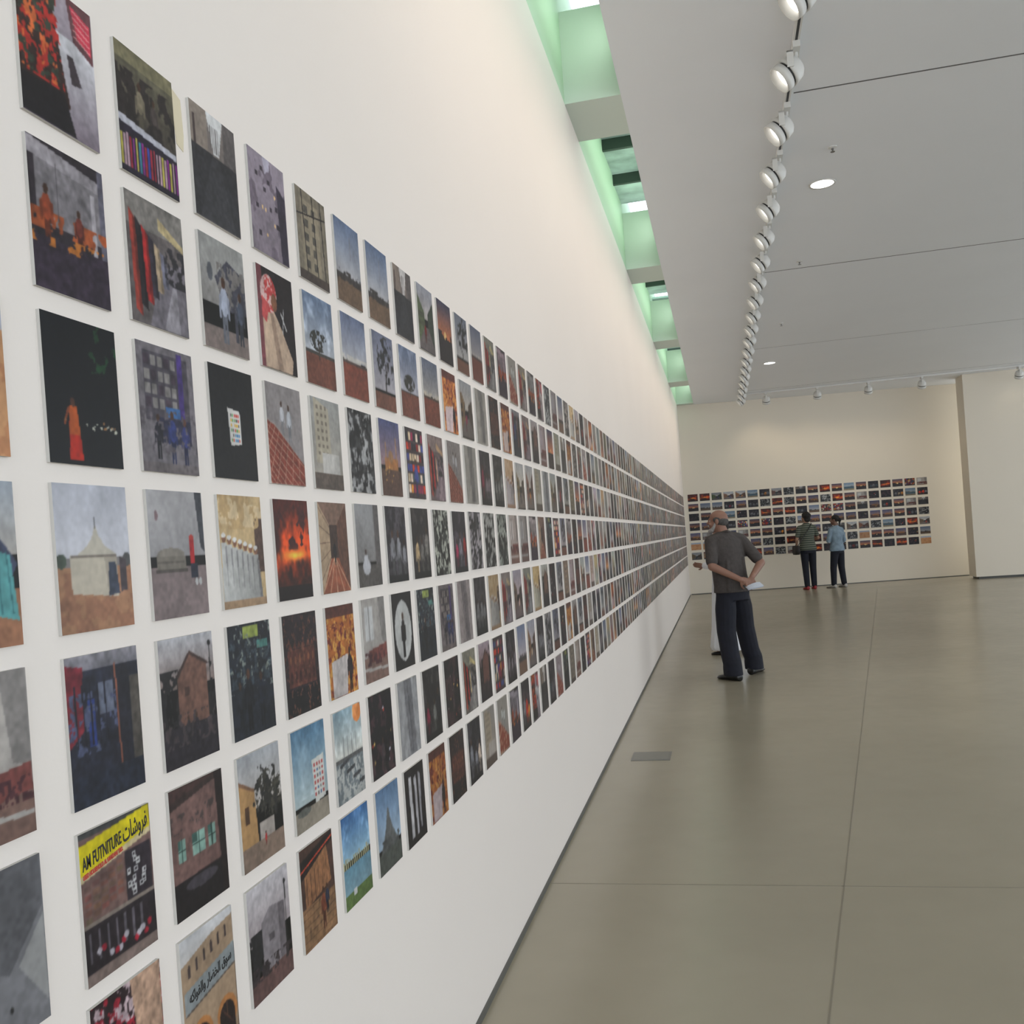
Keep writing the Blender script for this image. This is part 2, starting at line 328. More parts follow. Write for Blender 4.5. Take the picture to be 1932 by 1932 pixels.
def t_pinkhouse(c):
    c.fill((60, 42, 40)); c.poly([(0, .14), (.95, .02), (1, .7), (0, .72)], (108, 84, 80)); c.poly([(0, .1), (.95, 0), (.95, .04), (0, .16)], (50, 38, 36)); n = c.fbm(14); c.put((n > .60) & (c.y > .2) & (c.y < .35), (70, 60, 58))
    for x, w in ((.10, .14), (.36, .24), (.66, .14)): c.rect(x, .40, x+w, .57, (130, 160, 150)); c.line(x+w/2, .4, x+w/2, .57, .008, (30, 50, 46)); c.rect(x, .48, x+w, .492, (30, 50, 46)); c.rect(x, .40, x+w*.4, .47, (60, 90, 84))
    c.rect(0, .72, 1, 1, (24, 20, 22)); c.ell(.5, .78, .3, .05, (60, 56, 62)); c.poly([(.84, 0), (1, 0), (1, 1), (.90, 1)], (30, 22, 22)); c.tex(.2, 14)
def t_arch(c):
    c.grad((205, 205, 208), (200, 195, 190), 0, .3); c.poly([(0, .2), (.55, .1), (1, .06), (1, 1), (0, 1)], (160, 138, 116))
    for i in range(6):
        x = .12+.14*i; c.ell(x+.02, .23-.02*i, .018, .02, (70, 60, 60)); c.rect(x, .23-.02*i, x+.04, .31-.02*i, (70, 60, 60))
    c.poly([(.03, .40), (1, .29), (1, .46), (.03, .57)], (140, 146, 148)); c.poly([(.03, .57), (1, .46), (1, .475), (.03, .585)], (90, 80, 74))
    for x in (.30, .78): c.ell(x, .82, .20, .15, (172, 120, 76)); c.ell(x, .84, .15, .12, (36, 28, 28)); c.rect(x-.15, .84, x+.15, 1, (36, 28, 28)); c.line(x, .72, x, .84, .008, (110, 80, 60)); c.line(x-.1, .76, x+.1, .92, .006, (90, 60, 50))
    c.tex(.08, 20)
def t_bundle(c):
    c.grad((150, 150, 148), (135, 132, 130), 0, .6); c.rect(0, .8, 1, 1, (120, 108, 104)); c.poly([(.3, .35), (.6, .15), (1, .25), (1, .6), (.5, .62)], (60, 60, 70)); n = c.fbm(14); c.put((n > .5) & (c.x > .35) & (c.y > .2) & (c.y < .6), (110, 106, 104)); c.fig(.48, .92, .6, (160, 165, 180)); c.rect(.7, .6, .78, .88, (60, 60, 70)); c.fig(.85, .9, .5, (70, 76, 90)); c.ell(.2, .32, .06, .08, (80, 82, 88)); c.tex(.15, 14)
def t_tag(c):
    c.fill((20, 20, 22)); c.poly([(.37, .36), (.65, .38), (.66, .68), (.40, .70)], (215, 212, 208))
    for i in range(5):
        for j in range(6):
            if c.r.rand() > .25: c.rect(.425+.043*i, .41+.045*j, .45+.043*i, .44+.045*j, [(190, 50, 40), (60, 120, 170), (210, 160, 40), (80, 80, 80), (90, 150, 80)][c.r.randint(5)])
def t_crowd(c):
    c.fill((190, 166, 128)); c.poly([(0, 0), (1, .1), (1, .3), (0, .25)], (205, 184, 150)); c.rect(.8, .2, 1, .7, (80, 62, 54)); n = c.fbm(8); c.put((n > .55) & (c.y < .3), (180, 154, 115))
    for i in range(7): k = 195-7*i; c.poly([(.02+.12*i, .42+.02*i), (.14+.12*i, .42+.02*i), (.20+.12*i, .95), (.0+.12*i, .95)], (k, k, k-2)); c.poly([(.10+.12*i, .46+.02*i), (.14+.12*i, .44+.02*i), (.20+.12*i, .95), (.13+.12*i, .95)], (k*.75, k*.74, k*.75)); c.ell(.08+.12*i, .38+.02*i, .045, .04, (128, 92, 74)); c.ell(.08+.12*i, .355+.02*i, .047, .022, (215, 213, 210))
    c.rect(0, .93, 1, 1, (160, 134, 108)); c.tex(.12, 16)
def t_darkshop(c):
    c.fill((26, 30, 38)); n = c.fbm(16); c.put((n > .56) & (c.y > .15) & (c.y < .55), (52, 62, 70)); c.rect(.34, .02, .70, .13, (140, 152, 80)); c.rect(.66, .17, .92, .24, (80, 130, 124)); n = c.fbm(20); c.put((n > .68) & (c.y < .6), (120, 128, 122)); c.fig(.4, .95, .55, (18, 20, 26)); c.fig(.7, .95, .5, (22, 26, 36)); c.fig(.2, .9, .4, (30, 34, 40)); c.tex(.4, 12)
def t_treehouse(c):
    c.grad((172, 175, 180), (190, 182, 176), 0, .5); c.poly([(0, .2), (.34, .32), (.38, .8), (0, .85)], (168, 134, 94)); c.poly([(0, .2), (.34, .32), (.34, .35), (0, .24)], (120, 90, 70)); c.rect(.1, .45, .2, .6, (80, 58, 44)); n = c.fbm(13); r = ((c.x-.7)/.34)**2+((c.y-.42)/.22)**2; c.put(n*.9-.25*r > .26, (42, 42, 40)); n = c.fbm(20); c.put((n > .58) & (r < 1), (62, 60, 52)); c.rect(.42, .64, .78, .80, (162, 154, 148)); c.rect(0, .80, 1, 1, (130, 112, 100)); c.fig(.55, .88, .14, (170, 60, 60)); c.tex(.1, 18)
def t_greyhouse(c):
    c.grad((190, 186, 190), (160, 150, 152), 0, .5); c.poly([(.28, .36), (.5, .26), (.86, .3), (.86, .82), (.28, .85)], (130, 124, 128)); c.poly([(.70, .29), (.86, .3), (.86, .82), (.70, .82)], (104, 98, 102)); c.rect(.45, .5, .58, .56, (85, 80, 84)); n = c.fbm(11); c.put((n > .42) & (c.x < .3) & (c.y > .4) & (c.y < .75), (34, 34, 36)); c.line(.9, .12, .88, .8, .009, (30, 30, 30)); c.ell(.9, .14, .03, .025, (25, 25, 25)); c.rect(0, .80, 1, 1, (92, 70, 68)); n = c.fbm(14); c.put((n > .5) & (c.y > .7) & (c.y < .83), (50, 44, 46)); c.tex(.15, 18)
def t_windows(c):
    c.grad((150, 140, 152), (128, 118, 128), 0, 1); c.poly([(.4, .0), (.6, 0), (.6, .1), (.45, .2)], (180, 175, 190)); n = c.fbm(5); c.put((n > .6), (110, 100, 112))
    for i in range(10): x, y = .15+.6*c.r.rand(), .1+.75*c.r.rand(); c.rect(x, y, x+.07, y+.05, (50, 44, 54)); 
    for i in range(6): x, y = .2+.5*c.r.rand(), .3+.55*c.r.rand(); c.ell(x, y, .02, .022, (225, 190, 140))
    c.poly([(.75, .2), (1, .3), (1, 1), (.8, 1)], (50, 44, 58)); c.tex(.1, 16)
def t_ghutra(c):
    c.fill((30, 24, 26)); c.rect(0, 0, .14, 1, (110, 62, 68)); c.poly([(.1, .45), (.35, .35), (.6, .55), (.9, .85), (.85, 1), (.1, 1)], (185, 162, 142)); c.poly([(.3, .42), (.4, .44), (.6, .98), (.45, 1)], (150, 128, 112)); c.ell(.3, .25, .22, .19, (180, 66, 66)); n = c.fbm(18); c.put((n > .52) & (((c.x-.3)/.22)**2+((c.y-.25)/.19)**2 < 1), (212, 180, 176)); c.ell(.44, .32, .08, .09, (118, 80, 60)); c.poly([(.12, .3), (.3, .36), (.2, .55), (.08, .5)], (180, 80, 80)); c.line(.62, .4, .75, .55, .014, (190, 190, 190)); c.line(.7, .35, .64, .6, .01, (180, 180, 180)); c.tex(.15, 16)
def t_tiles(c):
    c.fill((150, 140, 136)); c.poly([(0, .38), (.2, .42), (1, .78), (1, 1), (0, 1)], (124, 60, 48))
    for i in range(9): c.line(0, .42+.07*i, 1, .80+.10*i, .005, (180, 146, 130)); c.line(.1+.13*i, .4, -.5+.22*i, 1.0, .005, (180, 146, 130))
    c.poly([(0, 0), (1, 0), (1, .77), (.2, .40), (0, .36)], (140, 134, 134)); c.fig(.42, .5, .34, (195, 195, 200)); c.fig(.62, .56, .38, (190, 192, 198)); c.tex(.08, 18)
def t_fire(c):
    c.grad((70, 26, 22), (30, 14, 14), 0, 1); n = c.fbm(4); m = np.clip((n-.35)*3, 0, 1)[..., None]; w = np.exp(-((c.y-.5)/.3)**2)[..., None]; c.a += m*w*np.array([205, 76, 20]); n = c.fbm(6); c.put((n > .58) & (c.y < .5), (60, 24, 24)); w = np.exp(-(((c.x-.5)/.3)**2+((c.y-.56)/.05)**2))[..., None]; c.a += w*np.array([200, 150, 60]); c.rect(0, .86, 1, 1, (20, 12, 14))
def t_palace(c):
    c.fill((34, 26, 30)); c.rect(.1, .35, .9, .72, (78, 44, 38))
    for i in range(6): c.ell(.18+.13*i, .45, .03, .04, (110, 70, 52)); c.ell(.18+.13*i, .62, .035, .06, (50, 26, 26)); c.poly([(.12+.13*i, .34), (.18+.13*i, .27), (.24+.13*i, .34)], (84, 48, 40))
    c.rect(0, .74, 1, 1, (20, 18, 22)); n = c.fbm(20); c.put((n > .66), (96, 62, 50)); c.tex(.3, 14)
def t_signsky(c):
    c.grad((80, 115, 142), (175, 188, 190), 0, .75); n = c.fbm(4); c.a += (np.clip(n-.5, 0, 1)*120)[..., None]*(c.y < .7)[..., None]; c.poly([(.55, .36), (.92, .34), (.92, .78), (.6, .8)], (205, 205, 200))
    for i in range(4):
        for j in range(6): c.rect(.60+.08*i, .40+.06*j, .645+.08*i, .435+.06*j, [(170, 80, 80), (90, 116, 150), (110, 110, 110)][(i*j) % 3])
    c.rect(0, .8, 1, 1, (140, 132, 120)); c.ell(.25, .82, .2, .04, (90, 92, 88)); c.tex(.05, 14)
def t_bricks(c):
    c.fill((70, 50, 44)); c.poly([(0, .12), (1, .0), (1, .1), (0, .3)], (30, 24, 24)); c.poly([(.1, .28), (.8, .12), (.9, .5), (.1, .6)], (140, 100, 72)); c.rect(0, .58, 1, 1, (130, 100, 74))
    for i in range(6): c.line(0, .62+.07*i, 1, .58+.08*i, .005, (100, 74, 56)); c.rect(.15+.12*i, .3-.02*i, .17+.12*i, .56, (96, 68, 52))
    c.fig(.62, .92, .42, (110, 60, 44)); c.fig(.74, .8, .3, (40, 44, 60)); c.line(.0, .22, 1, .06, .01, (180, 70, 50)); c.tex(.25, 16)
def t_beige(c):
    c.fill((120, 112, 98)); c.rect(.15, .1, .75, .9, (140, 130, 112)); 
    for i in range(5): c.rect(.25, .16+.15*i, .38, .25+.15*i, (80, 76, 70)); c.rect(.5, .16+.15*i, .62, .25+.15*i, (80, 76, 70))
    for x in (.2, .55, .82): c.line(x, 0, x+.08, 1, .014, (36, 32, 34))
    c.line(0, .3, 1, .18, .008, (36, 32, 34)); c.rect(0, .9, 1, 1, (70, 60, 56)); c.tex(.12, 12)
def t_tower(c):
    c.grad((150, 150, 148), (165, 158, 148), 0, 1); c.poly([(.1, .0), (.6, .1), (.62, .7), (.1, .72)], (168, 160, 144)); 
    for j in range(7): 
        for i in range(3): c.rect(.18+.14*i, .08+.085*j, .25+.14*i, .12+.085*j, (120, 112, 102))
    c.rect(.3, .6, .9, .82, (185, 182, 178)); c.rect(0, .82, 1, 1, (90, 80, 74)); c.tex(.1, 12)
def t_tree(c):
    c.grad((92, 108, 132), (175, 178, 184), 0, .66); n = c.fbm(5); c.a += (np.clip(n-.5, 0, 1)*190)[..., None]*(c.y < .62)[..., None]; c.rect(0, .66, 1, 1, (108, 66, 54)); n = c.fbm(13); cx = .4+.25*c.r.rand(); c.put((n > .40) & (((c.x-cx)/.30)**2+((c.y-.5)/.12)**2 < 1), (50, 50, 46)); c.line(cx, .52, cx, .7, .014, (50, 40, 34)); c.rect(0, .63, 1, .66, (64, 62, 58)); c.tex(.08, 14)
def t_bigtree(c):
    c.grad((105, 110, 130), (170, 165, 170), 0, .75); n = c.fbm(10); c.put((n > .48) & (((c.x-.6)/.42)**2+((c.y-.34)/.32)**2 < 1), (44, 44, 46)); c.line(.6, .4, .52, .85, .022, (40, 34, 34)); c.line(.56, .6, .75, .35, .012, (40, 34, 34)); c.rect(0, .78, 1, 1, (106, 70, 58)); c.tex(.1, 14)
def t_desert(c):
    s = c.r.randint(-15, 15); c.grad((98+s, 114+s, 142+s), (180, 178, 180), 0, .68); c.rect(0, .66, 1, .72, (60, 56, 56)); c.rect(0, .72, 1, 1, (106, 86, 70)); c.line(.6, .15, .62, .68, .006, (120, 120, 125)); n = c.fbm(10); c.put((n > .53) & (c.y > .60) & (c.y < .74), (50, 46, 46)); c.tex(.06, 12)
def t_camp(c):
    c.grad((98, 108, 134), (178, 178, 184), 0, .55); n = c.fbm(10); c.put((n > .5) & (c.y > .50) & (c.y < .60), (200, 196, 190)); c.rect(0, .57, 1, .6, (70, 58, 56)); c.rect(0, .6, 1, 1, (116, 64, 52)); c.tex(.1, 12)
def t_bw(c):
    c.fill((60, 60, 62)); n = c.fbm(7); c.put(n > .5, (160, 160, 160)); n = c.fbm(10); c.put(n > .54, (26, 26, 28)); c.tex(.3, 16)
def t_mosque(c):
    c.grad((74, 80, 118), (150, 124, 126), 0, .6); c.rect(.2, .5, .85, .66, (160, 110, 68)); c.ell(.5, .48, .12, .08, (145, 112, 84)); c.rect(.76, .22, .80, .55, (150, 118, 90)); c.rect(.24, .3, .28, .55, (150, 118, 90)); c.rect(0, .66, 1, 1, (84, 62, 54)); 
    for i in range(9): c.ell(c.r.rand(), .62+.2*c.r.rand(), .016, .014, (235, 185, 100))
    c.tex(.1, 12)
def t_corridor(c):
    c.fill((120, 96, 84)); c.poly([(0, 0), (.36, .25), (.36, .62), (0, 1)], (170, 148, 124)); c.poly([(1, 0), (.62, .25), (.62, .62), (1, 1)], (92, 64, 54)); c.rect(.36, .25, .62, .62, (60, 46, 42)); c.poly([(.36, .62), (.62, .62), (1, 1), (0, 1)], (140, 82, 62)); 
    for i in range(5): c.line(.49, .6, i*.25, 1, .008, (190, 156, 130)); c.line(0, .2*i+.05, .36, .28+.08*i, .006, (120, 98, 84))
    c.fig(.5, .70, .3, (30, 26, 30)); c.tex(.12, 14)
def t_ornate(c):
    c.fill((160, 96, 48)); n = c.fbm(14); c.put(n > .52, (195, 145, 76)); n = c.fbm(14); c.put(n > .60, (104, 44, 38)); c.rect(0, 0, 1, .12, (80, 44, 38)); c.poly([(.1, .6), (.7, .55), (.6, 1), (.1, 1)], (196, 188, 186)); c.fig(.75, .98, .5, (34, 26, 30)); c.tex(.15, 14)
def t_boats(c):
    c.grad((125, 148, 160), (205, 203, 195), 0, .55); c.ell(.85, .08, .16, .12, (205, 130, 76)); n = c.fbm(5); c.a += (np.clip(n-.5, 0, 1)*150)[..., None]*(c.y < .5)[..., None]; c.rect(0, .52, 1, .56, (90, 90, 90)); c.rect(0, .56, 1, 1, (110, 118, 122)); n = c.fbm(14); c.put((n > .5) & (c.y > .58), (170, 172, 170))
    for i in range(4): c.line(.15+.22*i, .60+.09*i, .45+.2*i, .56+.1*i, .02, (60, 62, 66)); c.line(.3+.15*i, .3, .3+.15*i, .6, .005, (90, 92, 96))
    c.tex(.1, 14)
def t_lake(c):
    c.grad((58, 100, 150), (150, 182, 200), 0, .5); n = c.fbm(6); c.a += (np.clip(n-.5, 0, 1)*170)[..., None]*(c.y < .45)[..., None]
    for i in range(14): c.rect(.07*i, .50-.06*c.r.rand(), .07*i+.04, .56, (160, 156, 124))
    c.grad((100, 138, 156), (120, 148, 160), .56, .84); c.rect(0, .84, 1, 1, (84, 104, 60)); c.rect(.3, .82, .42, .90, (190, 190, 190)); c.tex(.06, 12)
def t_seated(c):
    c.grad((150, 150, 152), (120, 118, 118), 0, .7); c.rect(0, .74, 1, 1, (80, 76, 74)); c.ell(.36, .76, .16, .10, (190, 190, 195)); c.poly([(.28, .62), (.42, .62), (.46, .78), (.26, .78)], (195, 195, 200)); c.ell(.35, .58, .04, .035, (60, 44, 38)); c.rect(.78, 0, 1, .74, (90, 86, 86)); c.tex(.08, 12)
def t_dark(c):
    c.fill((30, 28, 34)); n = c.fbm(7); c.put(n > .56, (62, 58, 64)); 
    for i in range(3): c.fig(.2+.3*i+.1*c.r.rand(), .95, .5+.2*c.r.rand(), wc(c.r) if c.r.rand() > .6 else (120, 120, 125))
    c.rect(0, .9, 1, 1, (20, 20, 24)); c.tex(.4, 12)
def t_arcdoor(c):
    c.fill((24, 22, 24)); c.ell(.5, .5, .42, .40, (186, 186, 184)); c.fig(.5, .86, .6, (30, 26, 28)); c.tex(.1, 12)
def t_greylegs(c):
    c.fill((150, 150, 152)); c.poly([(.3, 0), (.7, 0), (.8, 1), (.45, 1)], (110, 110, 114)); c.line(.5, .1, .6, .95, .02, (80, 80, 84)); c.tex(.2, 8)
def t_legs(c):
    c.fill((24, 20, 22)); c.poly([(.2, .1), (.34, .12), (.36, .9), (.22, .92)], (180, 178, 180)); c.poly([(.46, .15), (.58, .12), (.60, .9), (.5, .9)], (160, 158, 162)); c.poly([(.68, .1), (.8, .14), (.78, .85), (.7, .85)], (140, 138, 142)); c.tex(.2, 8)
def t_rocks(c):
    c.grad((90, 118, 150), (165, 182, 198), 0, .7); c.poly([(.1, .75), (.35, .5), (.45, .28), (.5, .25), (.56, .4), (.62, .5), (.9, .75)], (90, 92, 92)); n = c.fbm(8); c.put((n > .5) & (c.y > .62) & (c.y < .78), (70, 72, 72)); c.rect(0, .76, 1, 1, (72, 76, 72)); c.tex(.12, 12)
def t_night(c):
    c.fill((18, 16, 22)); 
    for i in range(12): c.ell(c.r.rand(), .2+.7*c.r.rand(), .02+.02*c.r.rand(), .012+.015*c.r.rand(), [(220, 185, 115), (170, 60, 50), (200, 200, 210)][c.r.randint(3)])
    n = c.fbm(6); c.put((n > .60), (60, 40, 46)); c.fig(.5, .95, .4, (60, 50, 56)); c.tex(.3, 10)
def t_street(c):
    c.grad((160, 165, 175), (195, 190, 185), 0, .5); h1, h2 = .1+.2*c.r.rand(), .1+.25*c.r.rand(); k = wc(c.r); b = (90+c.r.randint(60), 80+c.r.randint(40), 75); c.poly([(0, h1), (.4, .4), (.4, .65), (0, .9)], b); c.poly([(1, h2), (.62, .4), (.62, .65), (1, .9)], (b[0]*.6, b[1]*.6, b[2]*.7)); c.poly([(.4, .62), (.62, .62), (1, .9), (1, 1), (0, 1), (0, .9)], (105, 98, 96)); c.fig(.4+.3*c.r.rand(), .88, .34, k); 
    for i in range(4): c.rect(.04+.09*i, .42, .08+.09*i, .50, (50, 44, 44)); c.rect(.04+.09*i, .55, .08+.09*i, .62, (60, 50, 48))
    c.tex(.15, 12)
def t_colorshop(c):
    c.fill((60, 50, 52)); 
    for j in range(6):
        for i in range(7): c.rect(.03+.14*i, .06+.15*j, .14+.14*i, .17+.15*j, wc(c.r))
    c.fig(.5, .98, .55, wc(c.r)); c.tex(.3, 10)
def t_interior(c):
    c.fill((165, 160, 156)); c.rect(.1, .1, .45, .5, (200, 200, 200)); c.line(.27, .1, .27, .5, .012, (90, 86, 84)); c.poly([(.7, 0), (1, 0), (1, .6), (.8, .55)], (130, 126, 124)); c.rect(0, .7, 1, 1, (116, 92, 84)); c.poly([(.2, .62), (1, .57), (1, .74), (.25, .78)], (112, 64, 60)); n = c.fbm(14); c.put((n > .52) & (c.y > .64) & (c.y < .8), (66, 38, 42)); c.poly([(0, .82), (1, .86), (1, .89), (0, .86)], (170, 166, 162)); c.tex(.12, 12)
def t_turq(c):
    c.grad((160, 168, 178), (180, 175, 170), 0, .45); c.poly([(0, .3), (.6, .15), (1, .5), (.9, .62), (0, .6)], (60, 66, 88)); c.rect(0, .65, 1, 1, (145, 104, 80)); c.poly([(.68, .4), (.92, .45), (.98, .85), (.66, .8)], (90, 150, 152)); c.line(.78, .42, .8, .8, .01, (60, 110, 115)); c.line(.88, .44, .92, .8, .008, (60, 110, 115)); c.tex(.15, 12)
def t_sand(c):
    c.grad((150, 165, 190), (200, 200, 205), 0, .25); c.rect(0, .22, 1, 1, (192, 146, 106)); n = c.fbm(6); c.put((n > .55) & (c.y > .3), (178, 128, 92)); c.tex(.06, 14)
def t_greywall(c):
    c.fill((120, 120, 124)); c.poly([(0, 0), (1, 0), (1, .3), (.6, .62), (0, .4)], (92, 92, 96)); c.poly([(.7, .6), (1, .35), (1, .9)], (150, 150, 150)); c.ell(.6, .82, .02, .02, (40, 40, 40))
def t_sunset(c):
    c.grad((60, 62, 90), (205, 124, 76), 0, .6); c.ell(.5, .55, .09, .07, (240, 205, 140)); c.rect(0, .62, 1, 1, (40, 32, 34)); n = c.fbm(6); c.put((n > .55) & (c.y > .5) & (c.y < .66), (30, 24, 30)); c.tex(.1, 10)
def t_sea(c):
    c.grad((118, 146, 176), (190, 200, 208), 0, .5); c.rect(0, .5, 1, 1, (78, 104, 120)); n = c.fbm(7); c.put((n > .55) & (c.y > .42) & (c.y < .56), (120, 112, 104)); c.rect(0, .8, 1, 1, (160, 146, 122)); c.tex(.1, 10)

D = {
 t_flowers: "red flowers at a street stall", t_books: "colourful book spines in dim shop", t_road: "dark empty road under pale sky",
 t_market: "people behind a market window", t_nightred: "figure in red at night", t_tent: "pale canvas tent on sand", t_alley: "dark shop alley with goods",
 t_furn: "furniture shop with yellow sign", t_mat: "red goods beside a mat", t_cloth: "garments hanging in market street", t_shopblue: "workers in blue outside shop",
 t_sofa: "old sofa and red figure", t_duskhouse: "brown house at dusk", t_pinkhouse: "pink house with green windows", t_arch: "arched facade with Arabic sign",
 t_bundle: "man by stacked bundles", t_tag: "white patterned card on black", t_crowd: "crowd in white robes", t_darkshop: "dark cluttered shop interior", t_treehouse: "ochre house beside dark tree",
 t_greyhouse: "grey house with street lamp", t_windows: "mauve facade with lit windows", t_ghutra: "man in red checked headscarf", t_tiles: "white-robed figures by red tiles", t_fire: "fiery orange sunset cloud",
 t_palace: "red arcade building at night", t_signsky: "grid billboard against blue sky", t_bricks: "figure on a brick street", t_beige: "beige block behind poles", t_tower: "beige tower block",
 t_tree: "tree on red earth", t_bigtree: "large dark tree against sky", t_desert: "open desert under blue sky", t_camp: "camp on red earth", t_bw: "tangled shapes in black and white",
 t_mosque: "lit mosque at dusk", t_corridor: "warm tiled corridor", t_ornate: "ornate orange interior", t_boats: "boats under a pale sky", t_lake: "blue lake with grassy shore", t_seated: "seated man in white",
 t_dark: "dark upright silhouettes", t_arcdoor: "dark figure in pale circle", t_greylegs: "grey draped cloth", t_legs: "white upright shapes on black", t_rocks: "rock peak under blue sky", t_night: "night lights on black",
 t_street: "narrow street between buildings", t_colorshop: "colourful shop display", t_interior: "grey room with red cushions", t_turq: "tent with turquoise cloth", t_sand: "terracotta sand dunes", t_greywall: "angular grey walls",
 t_sunset: "low sun over dark ground", t_sea: "calm blue sea",
}
GRID = {
 0: [t_street, t_sand, t_sand, t_turq, t_interior, t_greywall, t_street],
 1: [t_flowers, t_market, t_nightred, t_tent, t_alley, t_furn, t_mat],
 2: [t_books, t_cloth, t_shopblue, t_sofa, t_duskhouse, t_pinkhouse, t_arch],
 3: [t_road, t_bundle, t_tag, t_crowd, t_darkshop, t_treehouse, t_greyhouse],
 4: [t_windows, t_ghutra, t_tiles, t_fire, t_palace, t_signsky, t_bricks],
 5: [t_beige, t_tree, t_tower, t_corridor, t_ornate, t_boats, t_lake],
 6: [t_desert, t_camp, t_bw, t_seated, t_interior, t_night, t_rocks],
 7: [t_desert, t_bigtree, t_mosque, t_dark, t_arcdoor, t_greylegs, t_legs],
 8: [t_road, t_tree, t_colorshop, t_dark, t_darkshop, t_dark, t_ornate],
 9: [t_street, t_camp, t_cloth, t_bw, t_shopblue, t_night, t_palace],
}
RAND = [t_street, t_dark, t_dark, t_night, t_desert, t_street, t_colorshop, t_cloth, t_darkshop, t_bw, t_interior, t_crowd, t_corridor, t_bigtree, t_market, t_beige, t_tower, t_road, t_alley, t_duskhouse, t_greylegs, t_palace, t_ornate, t_tiles, t_flowers, t_sunset, t_camp]
RANDB = [t_sunset, t_sea, t_dark, t_night, t_desert, t_sunset, t_street, t_colorshop, t_night, t_fire, t_interior, t_dark, t_sand, t_road, t_mosque, t_bw, t_sunset, t_fire]

def print_mat():
    m, nt, N, L, B = new_mat("photo_print")
    at = N.new("ShaderNodeAttribute"); at.attribute_name = "pic"
    L.new(at.outputs["Color"], B.inputs["Base Color"]); B.inputs["Roughness"].default_value = 0.42; B.inputs["Specular IOR Level"].default_value = 0.3
    return m
M_print = print_mat()
M_board = simple_mat("mount_board", (0.55, 0.53, 0.50), 0.7)

def print_geo(c, W, H, T):
    w, h = c.w, c.h
    ys = np.linspace(-W/2, W/2, w); zs = np.linspace(H/2, -H/2, h)
    Y, Z = np.meshgrid(ys, zs)
    V = np.stack([np.full(Y.size, T), Y.ravel(), Z.ravel()], 1)
    idx = np.arange(w*h).reshape(h, w)
    F = np.stack([idx[1:, :-1].ravel(), idx[1:, 1:].ravel(), idx[:-1, 1:].ravel(), idx[:-1, :-1].ravel()], 1)
    b = w*h
    E = np.array([[T, -W/2, -H/2], [T, W/2, -H/2], [T, W/2, H/2], [T, -W/2, H/2], [0, -W/2, -H/2], [0, W/2, -H/2], [0, W/2, H/2], [0, -W/2, H/2]])
    FE = np.array([[0, 4, 5, 1], [1, 5, 6, 2], [2, 6, 7, 3], [3, 7, 4, 0], [4, 7, 6, 5]])+b
    V = np.vstack([V, E]); F = np.vstack([F, FE])
    C = np.vstack([c.out().reshape(-1, 3), np.full((8, 3), .5)])
    mi = np.concatenate([np.zeros(len(F)-5, int), np.ones(5, int)])
    return V, F, C, mi

def mesh_from(name, V, F, C, mi):
    me = bpy.data.meshes.new(name)
    me.from_pydata(V.tolist(), [], F.tolist()); me.materials.append(M_print); me.materials.append(M_board)
    me.polygons.foreach_set("material_index", mi.astype(np.int32))
    at = me.attributes.new("pic", 'FLOAT_COLOR', 'POINT')
    at.data.foreach_set("color", np.hstack([C, np.ones((len(C), 1))]).astype(np.float32).ravel())
    me.update(); return me

PW, PH, PT = 0.1533, 0.202, 0.0055
Y0, PY = 1.054, 0.2042
Z0, PZ = 2.319, 0.2315
rs = np.random.RandomState(7)
stuff = []
GRP = "photographs mounted in rows on the gallery walls"
printmap = {}
NI = 26
for ci in range(0, 104):
    yc = Y0+(ci-1)*PY+PW/2
    if ci == 0: yc -= 0.018
    if yc+PW/2 > 22.4: break
    res = (84, 112) if ci <= 5 else (44, 60) if ci <= 10 else (16, 22) if ci < NI else (5, 7)
    for ri in range(7):
        zc = Z0-ri*PZ-PH/2
        T = GRID.get(ci, [None]*7)[ri] or RAND[rs.randint(len(RAND))]
        c = Cv(res[0], res[1], 1000+ci*7+ri)
        T(c)
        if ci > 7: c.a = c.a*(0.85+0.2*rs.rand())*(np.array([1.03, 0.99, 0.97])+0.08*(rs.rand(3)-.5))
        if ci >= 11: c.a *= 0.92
        V, F, C, mi = print_geo(c, PW, PH, PT)
        jy = (rs.rand()-.5)*0.003; jz = (rs.rand()-.5)*0.003
        if ci < NI:
            o = bpy.data.objects.new("mounted_photograph", mesh_from("mounted_photograph", V, F, C, mi)); link(o)
            o.location = (-A, yc+jy, zc+jz)
            o["label"] = "photograph of "+D[T]+", on white wall"
            o["category"] = "photograph"; o["group"] = GRP
            printmap[(ci, ri)] = o
        else:
            stuff.append((V+np.array([-A, yc, zc]), F, C, mi))
def merge(lst):
    off = 0; Vs, Fs, Cs, Ms = [], [], [], []
    for V, F, C, m in lst:
        Vs.append(V); Fs.append(F+off); Cs.append(C); Ms.append(m); off += len(V)
    return np.vstack(Vs), np.vstack(Fs), np.vstack(Cs), np.concatenate(Ms)
o = bpy.data.objects.new("mounted_photograph_rows", mesh_from("mounted_photograph_rows", *merge(stuff))); link(o)
o["kind"] = "stuff"; o["label"] = "long receding rows of small portrait photographs on white wall"; o["category"] = "photographs"; o["group"] = GRP

